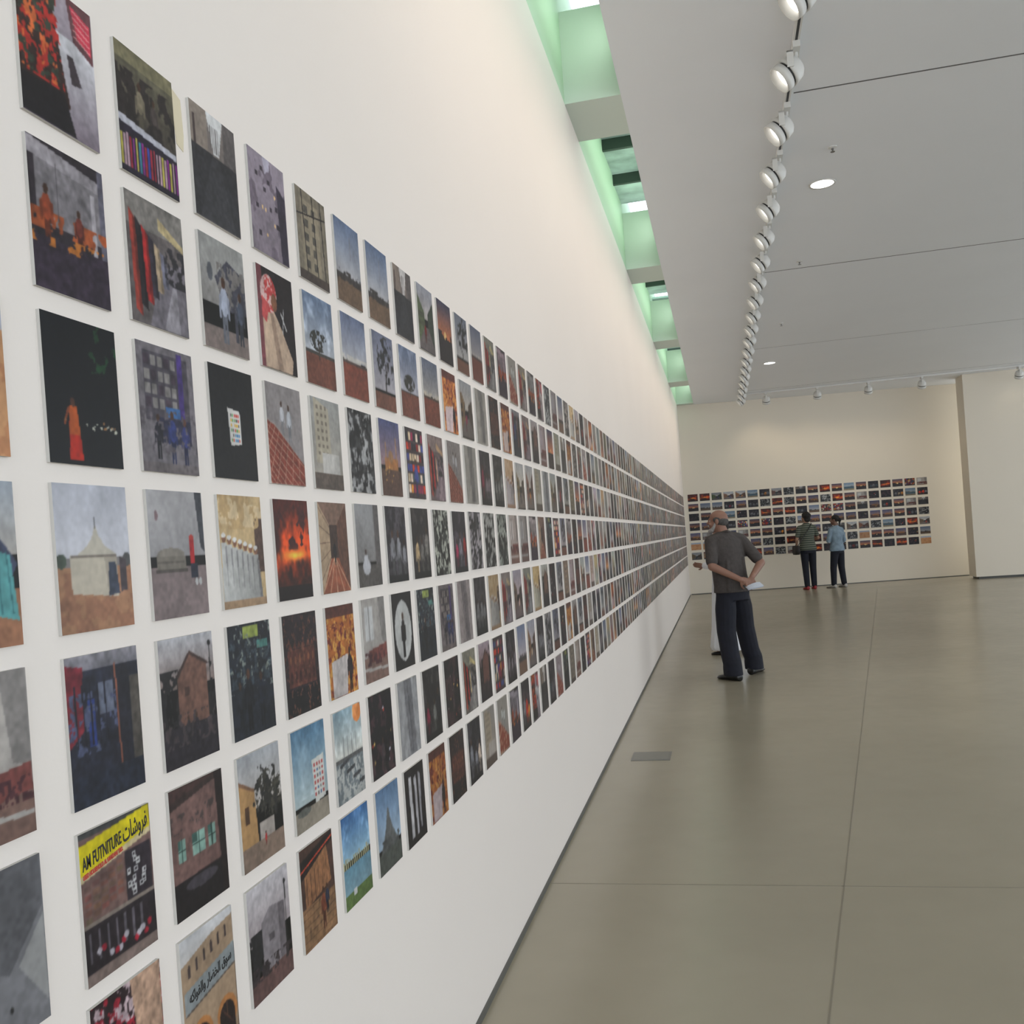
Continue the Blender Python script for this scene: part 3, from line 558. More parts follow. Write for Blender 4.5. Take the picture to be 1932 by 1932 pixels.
bw, bh = 0.236, 0.172
start = 0.095; pitch = (5.70-0.095-bw)/19
R = Matrix(((-bnor.x, bdir.x, 0), (-bnor.y, bdir.y, 0), (0, 0, 1)))
for ci in range(20):
    for ri in range(7):
        d = start+ci*pitch+bw/2; p = BL+bdir*d
        c = Cv(18, 14, 9000+ci*7+ri); T = RANDB[rs.randint(len(RANDB))]; T(c)
        c.a = c.a*(0.75+.3*rs.rand())
        V, F, C, mi = print_geo(c, bw, bh, 0.008)
        o = bpy.data.objects.new("mounted_photograph", mesh_from("mounted_photograph", V, F, C, mi)); link(o)
        o.matrix_world = Matrix.Translation((p.x, p.y, 2.385-ri*0.2315-bh/2)) @ R.to_4x4()
        o["label"] = "landscape photograph of "+D[T]+", on cream wall"
        o["category"] = "photograph"; o["group"] = GRP

def text_mesh(name, s, size, width, mat, parent, yc, zc, slope, label):
    cu = bpy.data.curves.new(name, 'FONT'); cu.body = s; cu.size = size; cu.align_x = 'CENTER'; cu.align_y = 'CENTER'; cu.extrude = 0.0002; cu.offset = 0.0004
    t = bpy.data.objects.new(name+"_tmp", cu); link(t)
    bpy.context.view_layer.update()
    me = bpy.data.meshes.new_from_object(t.evaluated_get(bpy.context.evaluated_depsgraph_get()))
    bpy.data.objects.remove(t)
    xs = [v.co.x for v in me.vertices]
    if not xs: return
    w0 = max(xs)-min(xs); cx = (max(xs)+min(xs))/2; sc = width/w0
    for v in me.vertices:
        x = (v.co.x-cx)*sc; y = v.co.y
        v.co = Vector((PT+0.0004+v.co.z, yc+x, zc+y+x*slope))
    me.materials.clear(); me.materials.append(mat)
    o = bpy.data.objects.new(name, me); link(o); o.parent = parent; o["label"] = label
M_tblk = simple_mat("ink_black", (0.02, 0.02, 0.02), 0.5); M_tred = simple_mat("ink_red", (0.5, 0.06, 0.04), 0.5)
pf = printmap[(1, 5)]
text_mesh("printed_lettering", "AM FUTNITURE", 0.025, 0.082, M_tblk, pf, -0.031, 0.0650, 0.155, "black shop sign lettering")
text_mesh("printed_lettering", "\uFE95\uFE8E\uFEB7\uFEED\uFEAE\uFED4", 0.034, 0.058, M_tblk, pf, 0.043, 0.0775, 0.155, "black Arabic sign lettering")
text_mesh("printed_lettering", "USED HOUSEHOLD AL HAMDANI TRD.", 0.0085, 0.084, M_tred, pf, -0.030, 0.0490, 0.155, "small red sign lettering")
pa = printmap[(2, 6)]
text_mesh("printed_lettering", "\uFEEA\uFEDB\uFE8D\uFEEE\uFED4\uFEDF\uFE8D\uFEED \uFEAD\uFE8E\uFEC0\uFEA8\uFEDF\uFE8D \uFED5\uFEEE\uFEB3", 0.022, 0.125, M_tblk, pa, 0.003, 0.0150, 0.14, "dark Arabic sign lettering")

# ------------------------------------------------------------ luminaires
M_white = simple_mat("white_enamel", (0.70, 0.69, 0.66), 0.4)
M_black = simple_mat("black_baffle", (0.02, 0.02, 0.02), 0.5)
M_lens = simple_mat("lamp_lens", (1, 1, 1), 0.3, emit=(1.0, 0.97, 0.92), es=3)
M_lensoff = simple_mat("lamp_lens_dim", (1, 1, 1), 0.3, emit=(1.0, 0.95, 0.85), es=1.2)

def lathe(bm, prof, n=24, M=Matrix.Identity(4), mi=0, cap=True):
    rings = []
    for r, z in prof:
        rings.append([bm.verts.new(M @ Vector((r*math.cos(2*PI*i/n), r*math.sin(2*PI*i/n), z))) for i in range(n)])
    for a, b in zip(rings, rings[1:]):
        for i in range(n): bm.faces.new([a[i], a[(i+1)%n], b[(i+1)%n], b[i]]).material_index = mi
    if cap:
        bm.faces.new(rings[0]).material_index = mi; bm.faces.new(rings[-1]).material_index = mi

def make_spot(aim, lensmat, off):
    aim = aim.normalized(); q = aim.to_track_quat('Z', 'Y').to_matrix().to_4x4()
    C0 = Vector((off[0], off[1], -0.150)); M = Matrix.Translation(C0) @ q
    parts = []
    def mk(name, bm, mat, sm=True):
        me = bpy.data.meshes.new(name); bmesh.ops.recalc_face_normals(bm, faces=bm.faces[:]); bm.to_mesh(me); bm.free(); me.materials.append(mat)
        for p in me.polygons: p.use_smooth = sm
        parts.append((name, me))
    bm = bmesh.new(); box(bm, -0.022, -0.08, -0.04, 0.022, 0.08, 0.0); bmesh.ops.bevel(bm, geom=bm.edges[:], offset=0.004, segments=2)
    mk("track_adapter", bm, M_white, False)
    bm = bmesh.new(); lathe(bm, [(0.012, -0.03), (0.012, -0.070)], 12)
    M2 = Matrix.Translation((off[0], off[1], 0))
    vs = box(bm, -0.02, -0.100, -0.075, 0.02, 0.100, -0.065); vs += box(bm, -0.02, -0.100, -0.165, 0.02, -0.094, -0.065); vs += box(bm, -0.02, 0.094, -0.165, 0.02, 0.100, -0.065)
    for v in vs: v.co = M2 @ v.co
    box(bm, min(0, off[0])-0.012, min(0, off[1])-0.012, -0.072, max(0, off[0])+0.012, max(0, off[1])+0.012, -0.062)
    mk("yoke", bm, M_white, False)
    bm = bmesh.new(); lathe(bm, [(0.02, -0.080), (0.055, -0.070), (0.078, -0.045), (0.088, 0.0), (0.088, 0.02), (0.06, 0.02)], 28, M, cap=True)
    mk("lamp_housing", bm, M_white)
    bm = bmesh.new(); lathe(bm, [(0.06, 0.021), (0.080, 0.021), (0.080, 0.036), (0.06, 0.036)], 28, M)
    mk("baffle_ring", bm, M_black)
    bm = bmesh.new(); lathe(bm, [(0.087, 0.036), (0.087, 0.085), (0.078, 0.085), (0.066, 0.045), (0.06, 0.036)], 28, M)
    mk("front_rim", bm, M_white)
    bm = bmesh.new(); lathe(bm, [(0.064, 0.040), (0.064, 0.046), (0.03, 0.050)], 28, M)
    mk("lens", bm, lensmat)
    return parts, C0, aim

def place_spots(parts, C0, aim, poss, group, label, energy, spot_size, color):
    for i, (x, y) in enumerate(poss):
        e = bpy.data.objects.new("track_spotlight", None); link(e); e.empty_display_size = 0.05
        e.location = (x, y, CH-0.037)
        e["label"] = label; e["category"] = "spotlight"; e["group"] = group
        for nm, me in parts:
            p = bpy.data.objects.new(nm, me); link(p); p.parent = e
            if nm == "lens": p["label"] = "glowing round lens"
        en = energy[i] if isinstance(energy, list) else energy
        ld = bpy.data.lights.new("spot", 'SPOT'); ld.energy = en; ld.spot_size = spot_size; ld.spot_blend = 0.9; ld.shadow_soft_size = 0.06; ld.color = color
        lo = bpy.data.objects.new("spot_beam", ld); link(lo)
        lo.location = Vector((x, y, CH-0.037))+C0+aim*0.11
        lo.rotation_euler = aim.to_track_quat('-Z', 'Y').to_euler()

TX = 0.655
bm = bmesh.new(); box(bm, TX-0.02, 1.0, CH-0.037, TX+0.02, 21.9, CH-0.002)
box(bm, TX-0.008, 1.0, CH-0.038, TX+0.008, 21.9, CH-0.0365, 1)
o = mesh_obj("lighting_track", bm, [M_white, M_black]); o["label"] = "long white ceiling lighting track parallel to photo wall"; o["category"] = "lighting track"
bm = bmesh.new(); box(bm, TX+0.02, 21.58, CH-0.037, 7.2, 21.62, CH-0.002)
o = mesh_obj("lighting_track", bm, [M_white]); o["label"] = "white ceiling lighting track facing cream end wall"; o["category"] = "lighting track"
ys = [5.25+0.85*i for i in range(-3, 20)]
parts, C0, aim = make_spot(Vector((-0.80, -0.10, -0.60)), M_lens, (-0.045, 0))
place_spots(parts, C0, aim, [(TX, y) for y in ys if y < 21.7], "spotlights along the ceiling track", "white drum spotlight with lit lens, hanging from ceiling track", 20, math.radians(100), (1.0, 0.83, 0.66))
parts, C0, aim = make_spot(Vector((0.0, 0.55, -0.84)), M_lensoff, (0, 0))
place_spots(parts, C0, aim, [(x, 21.6) for x in (1.15, 2.25, 3.32, 4.42, 6.35)], "spotlights along the end wall track", "white drum spotlight aimed at cream end wall", [17, 17, 17, 15, 1.0], math.radians(100), (1.0, 0.84, 0.62))

M_dl = simple_mat("downlight_glow", (1, 1, 1), 0.4, emit=(1, 0.98, 0.93), es=5)
for (x, y) in [(1.083, 8.75), (1.06, 17.9)]:
    e = bpy.data.objects.new("recessed_downlight", None); link(e); e.location = (x, y, CH)
    e["label"] = "round recessed downlight glowing in the ceiling"; e["category"] = "downlight"; e["group"] = "recessed ceiling downlights"
    bm = bmesh.new(); lathe(bm, [(0.10, 0.0), (0.118, 0.0), (0.116, -0.006), (0.10, -0.004)], 32, cap=False)
    mesh_obj("trim_ring", bm, M_white, True, parent=e)
    bm = bmesh.new(); lathe(bm, [(0.10, 0.0), (0.10, -0.003), (0.04, -0.004)], 32); mesh_obj("lens", bm, M_dl, False, {"label": "glowing white diffuser"}, e)
    ld = bpy.data.lights.new("down", 'SPOT'); ld.energy = 40; ld.spot_size = math.radians(100); ld.spot_blend = 0.8; ld.shadow_soft_size = 0.1
    lo = bpy.data.objects.new("down_beam", ld); link(lo); lo.location = (x, y, CH-0.02)
M_spr = simple_mat("sprinkler_metal", (0.25, 0.25, 0.25), 0.3, 0.8)
for (x, y) in [(1.08, 7.93), (1.076, 11.2), (1.07, 14.5)]:
    e = bpy.data.objects.new("ceiling_sprinkler", None); link(e); e.location = (x, y, CH)
    e["label"] = "small metal sprinkler head hanging from ceiling"; e["category"] = "sprinkler"; e["group"] = "ceiling sprinkler heads"
    bm = bmesh.new(); lathe(bm, [(0.035, 0), (0.035, -0.006), (0.012, -0.012)], 20); mesh_obj("escutcheon", bm, M_white, False, parent=e)
    bm = bmesh.new(); lathe(bm, [(0.010, -0.012), (0.010, -0.025), (0.004, -0.030), (0.004, -0.036), (0.018, -0.038), (0.018, -0.041)], 16); mesh_obj("deflector", bm, M_spr, False, parent=e)

# ------------------------------------------------------------ people
def fr(d):
    d = d.normalized(); up = Vector((0, 0, 1)) if abs(d.z) < 0.95 else Vector((0, 1, 0))
    s = d.cross(up).normalized(); t = s.cross(d).normalized(); return s, t

def ellipsoid(bm, c, r, rot=Matrix.Identity(3), n=18):
    c = Vector(c); m = n//2
    top = bm.verts.new(c+rot @ Vector((0, 0, r[2]))); bot = bm.verts.new(c+rot @ Vector((0, 0, -r[2])))
    rings = []
    for j in range(1, m):
        th = PI*j/m
        rings.append([bm.verts.new(c+rot @ Vector((r[0]*math.sin(th)*math.cos(2*PI*i/n), r[1]*math.sin(th)*math.sin(2*PI*i/n), r[2]*math.cos(th)))) for i in range(n)])
    for i in range(n): bm.faces.new([top, rings[0][i], rings[0][(i+1)%n]]); bm.faces.new([bot, rings[-1][(i+1)%n], rings[-1][i]])
    for a, b in zip(rings, rings[1:]):
        for i in range(n): bm.faces.new([a[i], b[i], b[(i+1)%n], a[(i+1)%n]])

def capsule(bm, p0, p1, r0, r1, n=14):
    p0 = Vector(p0); p1 = Vector(p1); d = (p1-p0).normalized(); s, t = fr(d)
    rings = []
    seq = []
    for a in (-75, -50, -25, 0): seq.append((p0+d*r0*math.sin(math.radians(a)), r0*math.cos(math.radians(a))))
    for a in (0, 25, 50, 75): seq.append((p1+d*r1*math.sin(math.radians(a)), r1*math.cos(math.radians(a))))
    for c, r in seq: rings.append([bm.verts.new(c+s*r*math.cos(2*PI*i/n)+t*r*math.sin(2*PI*i/n)) for i in range(n)])
    for a, b in zip(rings, rings[1:]):
        for i in range(n): bm.faces.new([a[i], a[(i+1)%n], b[(i+1)%n], b[i]])
    bm.faces.new(rings[0][::-1]); bm.faces.new(rings[-1])

def chain(bm, pts):
    for (p, r), (q, s) in zip(pts, pts[1:]): capsule(bm, p, q, r, s)

def loft(bm, secs, n=28):
    rings = []
    for x, y, z, rx, ry in secs:
        rings.append([bm.verts.new((x+rx*math.cos(2*PI*i/n), y+ry*math.sin(2*PI*i/n), z)) for i in range(n)])
    for a, b in zip(rings, rings[1:]):
        for i in range(n): bm.faces.new([a[i], a[(i+1)%n], b[(i+1)%n], b[i]])
    bm.faces.new(rings[0][::-1]); bm.faces.new(rings[-1])

def hand(bm, w, d, nrm, side, curl=0.35, sc=1.0):
    w = Vector(w); d = Vector(d).normalized(); nrm = Vector(nrm); nrm = (nrm-d*nrm.dot(d)).normalized(); s = d.cross(nrm).normalized()*side
    rot = Matrix((s, d, nrm)).transposed()
    ellipsoid(bm, w+d*0.045*sc, (0.040*sc, 0.055*sc, 0.016*sc), rot)
    capsule(bm, w-d*0.02, w+d*0.03*sc, 0.026*sc, 0.022*sc)
    for i, L in enumerate([0.070, 0.080, 0.074, 0.058]):
        b = w+d*(0.082-0.004*abs(i-1))*sc+s*(0.031-0.0205*i)*sc; a = curl*0.5; p = b-d*0.02*sc
        for k, fr_ in enumerate((0.45, 0.32, 0.23)):
            dd = (d*math.cos(a)+nrm*math.sin(a)).normalized(); q = (b if k == 0 else p)+dd*L*fr_*sc
            capsule(bm, p, q, (0.0088-0.0006*k)*sc, (0.0082-0.0006*k)*sc, 10); p = q; a += curl
    tb = w+d*0.02*sc+s*0.028*sc; t1 = tb+(d*0.6+s*0.75+nrm*0.2).normalized()*0.042*sc; t2 = t1+(d*0.9+s*0.3+nrm*0.35).normalized()*0.032*sc
    chain(bm, [(tb, 0.013*sc), (t1, 0.011*sc), (t2, 0.009*sc)])

def head(bm, c, yaw, pitch=0, sc=1.0):
    c = Vector(c); R3 = (Matrix.Rotation(yaw, 3, 'Z') @ Matrix.Rotation(pitch, 3, 'X'))
    def E(p, r): ellipsoid(bm, c+R3 @ (Vector(p)*sc), tuple(k*sc for k in r), R3)
    E((0, -0.008, 0.030), (0.075, 0.094, 0.085)); E((0, 0.022, -0.030), (0.062, 0.070, 0.078)); E((0, 0.045, -0.080), (0.040, 0.042, 0.032))
    E((0, 0.098, -0.018), (0.013, 0.022, 0.014)); E((0, 0.090, 0.004), (0.009, 0.014, 0.026)); E((0, 0.082, 0.024), (0.045, 0.012, 0.008))
    E((0, 0.084, -0.052), (0.024, 0.012, 0.006)); E((0, 0.082, -0.063), (0.020, 0.012, 0.007))
    for s in (-1, 1): E((s*0.076, -0.004, -0.004), (0.009, 0.020, 0.032)); E((s*0.040, 0.068, -0.028), (0.022, 0.018, 0.020))
    return R3

def finish_blob(bm, name, mat, voxel, smooth=4, parent=None):
    bmesh.ops.recalc_face_normals(bm, faces=bm.faces[:])
    me = bpy.data.meshes.new(name+"_t"); bm.to_mesh(me); bm.free()
    t = bpy.data.objects.new(name+"_t", me); link(t)
    r = t.modifiers.new("r", 'REMESH'); r.mode = 'VOXEL'; r.voxel_size = voxel; r.use_smooth_shade = True
    s = t.modifiers.new("s", 'SMOOTH'); s.iterations = smooth; s.factor = 0.5
    bpy.context.view_layer.update()
    m2 = bpy.data.meshes.new_from_object(t.evaluated_get(bpy.context.evaluated_depsgraph_get()))
    bpy.data.objects.remove(t); m2.name = name
    m2.materials.clear(); m2.materials.append(mat)
    for p in m2.polygons: p.use_smooth = True
    o = bpy.data.objects.new(name, m2); link(o)
    if parent: o.parent = parent
    return o

def eyes(c, R3, parent, sc=1.0):
    for s in (-1, 1):
        bm = bmesh.new(); ellipsoid(bm, Vector(c)+R3 @ (Vector((s*0.030, 0.076, 0.006))*sc), (0.011*sc, 0.007*sc, 0.006*sc), R3, 12)
        mesh_obj("eye", bm, M_eye, True, parent=parent)
        bm = bmesh.new(); ellipsoid(bm, Vector(c)+R3 @ (Vector((s*0.030, 0.0815, 0.006))*sc), (0.006*sc, 0.003*sc, 0.0058*sc), R3, 10)
        mesh_obj("iris", bm, M_black, True, parent=parent)
def shoe(bm, heel, d, L=0.27, w=0.047, hgt=0.075):
    heel = Vector(heel); d = Vector((d[0], d[1], 0)).normalized(); s = Vector((d.y, -d.x, 0)); rings = []
    prof = [(-0.01, 0.6, 0.7), (0.02, 0.82, 1.0), (0.25, 0.86, 1.05), (0.45, 0.9, 0.85), (0.7, 1.08, 0.62), (0.88, 0.95, 0.5), (1.0, 0.5, 0.35)]
    for t, ww, hh in prof:
        c = heel+d*L*t; ring = []
        for a in range(14):
            th = 2*PI*a/14; x = math.cos(th)*w*ww; z = max(0.0, hgt*hh*0.5*(1+math.sin(th))); 
            ring.append(bm.verts.new(c+s*x+Vector((0, 0, z))))
        rings.append(ring)
    for a, b in zip(rings, rings[1:]):
        for i in range(14): bm.faces.new([a[i], a[(i+1)%14], b[(i+1)%14], b[i]])
    bm.faces.new(rings[0][::-1]); bm.faces.new(rings[-1])

M_skinM = simple_mat("skin_tan", (0.28, 0.145, 0.10), 0.55); M_skinD = simple_mat("skin_brown", (0.18, 0.095, 0.065), 0.55); M_skinL = simple_mat("skin_olive", (0.38, 0.22, 0.15), 0.55)
M_eye = simple_mat("eye_white", (0.6, 0.58, 0.55), 0.3)
M_shirtM = simple_mat("shirt_taupe", (0.066, 0.056, 0.052), 0.85, noise_amt=0.15, nscale=30, bump=0.3)
M_navy = simple_mat("trouser_navy", (0.007, 0.008, 0.016), 0.85, noise_amt=0.2, nscale=12, bump=0.3)
M_blk = simple_mat("leather_black", (0.01, 0.01, 0.01), 0.35)
M_greyhair = simple_mat("hair_grey", (0.085, 0.08, 0.075), 0.9, noise_amt=0.4, nscale=90, bump=0.6)
M_beard = simple_mat("beard_grey_white", (0.42, 0.40, 0.38), 0.9, noise_amt=0.2, nscale=90, bump=0.6)
M_hair = simple_mat("hair_black", (0.012, 0.010, 0.009), 0.8, noise_amt=0.4, nscale=60, bump=0.8)
M_robe = simple_mat("robe_white", (0.80, 0.81, 0.84), 0.85, bump=0.2, nscale=10)
M_paper = simple_mat("paper_white", (0.60, 0.64, 0.72), 0.6)

def person(loc, yaw, label, bm, mat, voxel=0.006):
    o = finish_blob(bm, "person", mat, voxel, 3)
    o.location = (loc[0], loc[1], 0); o.rotation_euler = (0, 0, yaw)
    o["label"] = label; o["category"] = "person"
    return o

# --- man with hands behind his back
HC = Vector((-0.105, 0.055, 1.585)); hy = math.radians(48)
LA, RA = Vector((-0.165, -0.13, 0.085)), Vector((0.215, 0.10, 0.085))
LK, RK = Vector((-0.155, -0.04, 0.49)), Vector((0.130, 0.08, 0.49))
LH, RH = Vector((-0.110, 0.0, 0.91)), Vector((0.050, 0.01, 0.91))
LS, RS = Vector((-0.225, 0.02, 1.385)), Vector((0.105, 0.0, 1.385))
LE, RE = Vector((-0.290, -0.09, 1.14)), Vector((0.250, -0.11, 1.14))
LW, RW = Vector((-0.060, -0.215, 0.995)), Vector((0.065, -0.23, 1.01))
FD = {0: Vector((-0.25, 1, 0)).normalized(), 1: Vector((0.8, 0.6, 0)).normalized()}
bm = bmesh.new()
R3 = head(bm, HC, hy, 0.05)
chain(bm, [(HC+Vector((0.01, -0.02, -0.06)), 0.055), (Vector((-0.07, 0.02, 1.43)), 0.062)])
loft(bm, [(-0.03, 0, 0.86, 0.13, 0.09), (-0.03, 0, 0.93, 0.155, 0.12), (-0.035, 0.02, 1.03, 0.150, 0.12), (-0.045, 0.02, 1.15, 0.155, 0.115), (-0.055, 0.015, 1.28, 0.165, 0.11), (-0.06, 0.01, 1.38, 0.160, 0.09), (-0.06, 0.015, 1.44, 0.09, 0.065)])
for S, E_, W_ in ((LS, LE, LW), (RS, RE, RW)): chain(bm, [(S, 0.055), (E_, 0.043), (W_, 0.028)])
for i, (H_, K_, A_) in enumerate(((LH, LK, LA), (RH, RK, RA))): chain(bm, [(H_, 0.080), (K_, 0.055), (A_, 0.036)]); capsule(bm, A_+Vector((0, 0, -0.045)), A_+FD[i]*0.10+Vector((0, 0, -0.055)), 0.026, 0.02)
hand(bm, LW, (0.75, -0.12, -0.35), (0.1, 1, 0.1), -1, 0.45)
hand(bm, RW, (-0.45, -0.05, -0.75), (0.0, -1, 0.2), -1, 0.5)
MLOC = (0.075, 9.63); MY = math.radians(30)
man = person(MLOC, MY, "bearded balding person in taupe shirt, navy trousers, hands clasped behind back", bm, M_skinM, 0.0055)
eyes(HC, R3, man)
bm = bmesh.new()
ellipsoid(bm, HC+R3 @ Vector((0, -0.035, 0.000)), (0.078, 0.071, 0.056), R3); 
for s in (-1, 1): ellipsoid(bm, HC+R3 @ Vector((s*0.067, 0.0, 0.015)), (0.012, 0.040, 0.032), R3)
o = finish_blob(bm, "hair", M_greyhair, 0.005, 3, man); o["label"] = "short grey hair fringe around bald crown"
bm = bmesh.new()
for s in (-1, 1): chain(bm, [(HC+R3 @ Vector((s*0.062, 0.018, -0.020)), 0.010), (HC+R3 @ Vector((s*0.056, 0.030, -0.055)), 0.015), (HC+R3 @ Vector((s*0.040, 0.055, -0.088)), 0.022), (HC+R3 @ Vector((0, 0.078, -0.098)), 0.026)])
chain(bm, [(HC+R3 @ Vector((-0.028, 0.088, -0.052)), 0.007), (HC+R3 @ Vector((0, 0.100, -0.041)), 0.008), (HC+R3 @ Vector((0.028, 0.088, -0.052)), 0.007)])
o = finish_blob(bm, "beard", M_beard, 0.005, 3, man); o["label"] = "short grey-white beard"
bm = bmesh.new()
loft(bm, [(-0.03, 0.0, 0.865, 0.196, 0.150), (-0.03, 0.0, 0.93, 0.190, 0.146), (-0.035, 0.02, 1.03, 0.180, 0.144), (-0.045, 0.02, 1.15, 0.180, 0.135), (-0.055, 0.015, 1.28, 0.184, 0.125), (-0.06, 0.01, 1.37, 0.180, 0.105), (-0.06, 0.015, 1.42, 0.13, 0.090), (-0.07, 0.02, 1.47, 0.072, 0.070)])
for S, E_, s in ((LS, LE, -1), (RS, RE, 1)):
    m_ = S.lerp(E_, 0.80); chain(bm, [(Vector((-0.065+s*0.05, 0.012, 1.425)), 0.060), (S, 0.064), (m_, 0.060)])
for i in range(5):   # soft hanging folds on the back
    a = -0.12+0.045*i; capsule(bm, (a, -0.092, 1.20-0.03*(i % 2)), (a*1.15, -0.128+0.3*(a+0.03)**2, 0.90), 0.016, 0.020, 10)
o = finish_blob(bm, "shirt", M_shirtM, 0.007, 10, man); o["label"] = "loose taupe short-sleeved shirt"
bm = bmesh.new(); chain(bm, [(Vector((-0.125, 0.0, 1.465)), 0.016), (Vector((-0.07, -0.052, 1.478)), 0.016), (Vector((-0.01, -0.005, 1.465)), 0.016)])
o = finish_blob(bm, "shirt_collar", M_shirtM, 0.005, 2, man)
bm = bmesh.new()
loft(bm, [(-0.03, 0, 0.78, 0.172, 0.125), (-0.03, 0, 0.86, 0.178, 0.130), (-0.03, 0.01, 0.95, 0.160, 0.125)])
for H_, K_, A_ in ((LH, LK, LA), (RH, RK, RA)):
    chain(bm, [(H_+Vector((0, 0, -0.04)), 0.092), (H_.lerp(K_, .5), 0.106), (K_, 0.096), (K_.lerp(A_, .6), 0.092), (A_+Vector((0, 0.0, 0.085)), 0.092)])
    loft(bm, [(A_.x, A_.y-0.005, 0.050, 0.094, 0.100), (A_.x, A_.y, 0.12, 0.094, 0.098), (A_.x, A_.y, 0.18, 0.090, 0.092)])
o = finish_blob(bm, "trousers", M_navy, 0.0075, 6, man); o["label"] = "loose dark navy trousers"
for i, A_ in enumerate((LA, RA)):
    bm = bmesh.new(); h_ = A_-FD[i]*0.095; shoe(bm, (h_.x, h_.y, 0), FD[i], 0.30, 0.052, 0.085); o = mesh_obj("shoe", bm, M_blk, True, parent=man); o["label"] = "black leather shoe"
Mw = Matrix.Translation((MLOC[0], MLOC[1], 0)) @ Matrix.Rotation(MY, 4, 'Z')
bm = bmesh.new()
for k_ in range(2):
    pts = []
    for i in range(9):
        t = i/8; pts.append((Vector((-0.03+0.15*t, -0.255-0.02*t+0.004*k_, 0.920+0.02*math.sin(t*2.2)+0.02*t)), Vector((-0.04+0.17*t, -0.33+0.01*k_, 0.900+0.02*t-0.01*k_))))
    up = [bm.verts.new(p) for p, q in pts]; dn = [bm.verts.new(q) for p, q in pts]
    up2 = [bm.verts.new(p+Vector((0, 0, .0015))) for p, q in pts]; dn2 = [bm.verts.new(q+Vector((0, 0, .0015))) for p, q in pts]
    for i in range(8):
        bm.faces.new([up[i], up[i+1], dn[i+1], dn[i]]); bm.faces.new([up2[i], dn2[i], dn2[i+1], up2[i+1]])
        bm.faces.new([up[i], up2[i], up2[i+1], up[i+1]]); bm.faces.new([dn[i], dn[i+1], dn2[i+1], dn2[i]])
    for i in (0, 8): bm.faces.new([up[i], dn[i], dn2[i], up2[i]])
o = mesh_obj("paper_leaflet", bm, M_paper); o.matrix_world = Mw
o["label"] = "white folded leaflet held behind the person's back"; o["category"] = "leaflet"

# --- robed person
HC = Vector((0, 0.03, 1.50)); 
bm = bmesh.new(); R3 = head(bm, HC, 0.0)
chain(bm, [(HC+Vector((0, -0.015, -0.06)), 0.05), (Vector((0, 0.0, 1.36)), 0.055)])
loft(bm, [(0, 0, 0.80, 0.12, 0.085), (0, 0, 0.88, 0.15, 0.10), (0, 0, 1.0, 0.135, 0.10), (0, 0, 1.2, 0.155, 0.10), (0, 0, 1.32, 0.15, 0.085), (0, 0, 1.37, 0.08, 0.06)])
S1, E1, W1 = Vector((-0.18, 0, 1.32)), Vector((-0.22, 0.03, 1.08)), Vector((-0.16, 0.22, 1.08))
S2, E2, W2 = Vector((0.18, 0, 1.32)), Vector((0.21, -0.02, 1.05)), Vector((0.17, 0.06, 0.82))
for S, E_, W_ in ((S1, E1, W1), (S2, E2, W2)): chain(bm, [(S, 0.05), (E_, 0.04), (W_, 0.026)])
for s in (-1, 1): chain(bm, [(Vector((s*0.09, 0, 0.84)), 0.08), (Vector((s*0.09, 0.02, 0.46)), 0.052), (Vector((s*0.09, 0.0, 0.08)), 0.036)]); capsule(bm, (s*0.09, 0.0, 0.04), (s*0.10, 0.13, 0.03), 0.032, 0.022)
hand(bm, W1, (0.05, 1, 0.15), (0.9, 0, 0.3), 1, 0.25, 0.9); hand(bm, W2, (0, 0.15, -1), (-1, 0, 0), -1, 0.3)
rob = person((-0.005, 11.5), math.radians(72), "person in long white robe gesturing toward the photo wall", bm, M_skinM, 0.006)
eyes(HC, R3, rob)
bm = bmesh.new(); ellipsoid(bm, HC+Vector((0, -0.018, 0.038)), (0.080, 0.092, 0.084)); o = finish_blob(bm, "hair", M_hair, 0.007, 2, rob)
bm = bmesh.new()
loft(bm, [(0, 0, 0.055, 0.245, 0.235), (0, 0, 0.3, 0.225, 0.215), (0, 0, 0.7, 0.20, 0.185), (0, 0, 0.95, 0.175, 0.160), (0, 0, 1.2, 0.185, 0.13), (0, 0, 1.31, 0.175, 0.11), (0, 0, 1.37, 0.095, 0.08), (0, 0.005, 1.40, 0.062, 0.062)])
for i in range(10):
    a = 2*PI*i/10; capsule(bm, (0.16*math.cos(a), 0.125*math.sin(a), 0.85), (0.235*math.cos(a), 0.225*math.sin(a), 0.09), 0.012, 0.022, 8)
for S, E_, W_ in ((S1, E1, W1), (S2, E2, W2)): chain(bm, [(S, 0.066), (E_, 0.056), (E_.lerp(W_, .85), 0.042)])
o = finish_blob(bm, "robe", M_robe, 0.008, 4, rob); o["label"] = "long white ankle-length robe"
for s in (-1, 1):
    bm = bmesh.new(); shoe(bm, (s*0.09, -0.06, 0), (s*0.1, 1), 0.27, 0.048, 0.06); mesh_obj("sandal", bm, M_blk, True, parent=rob)

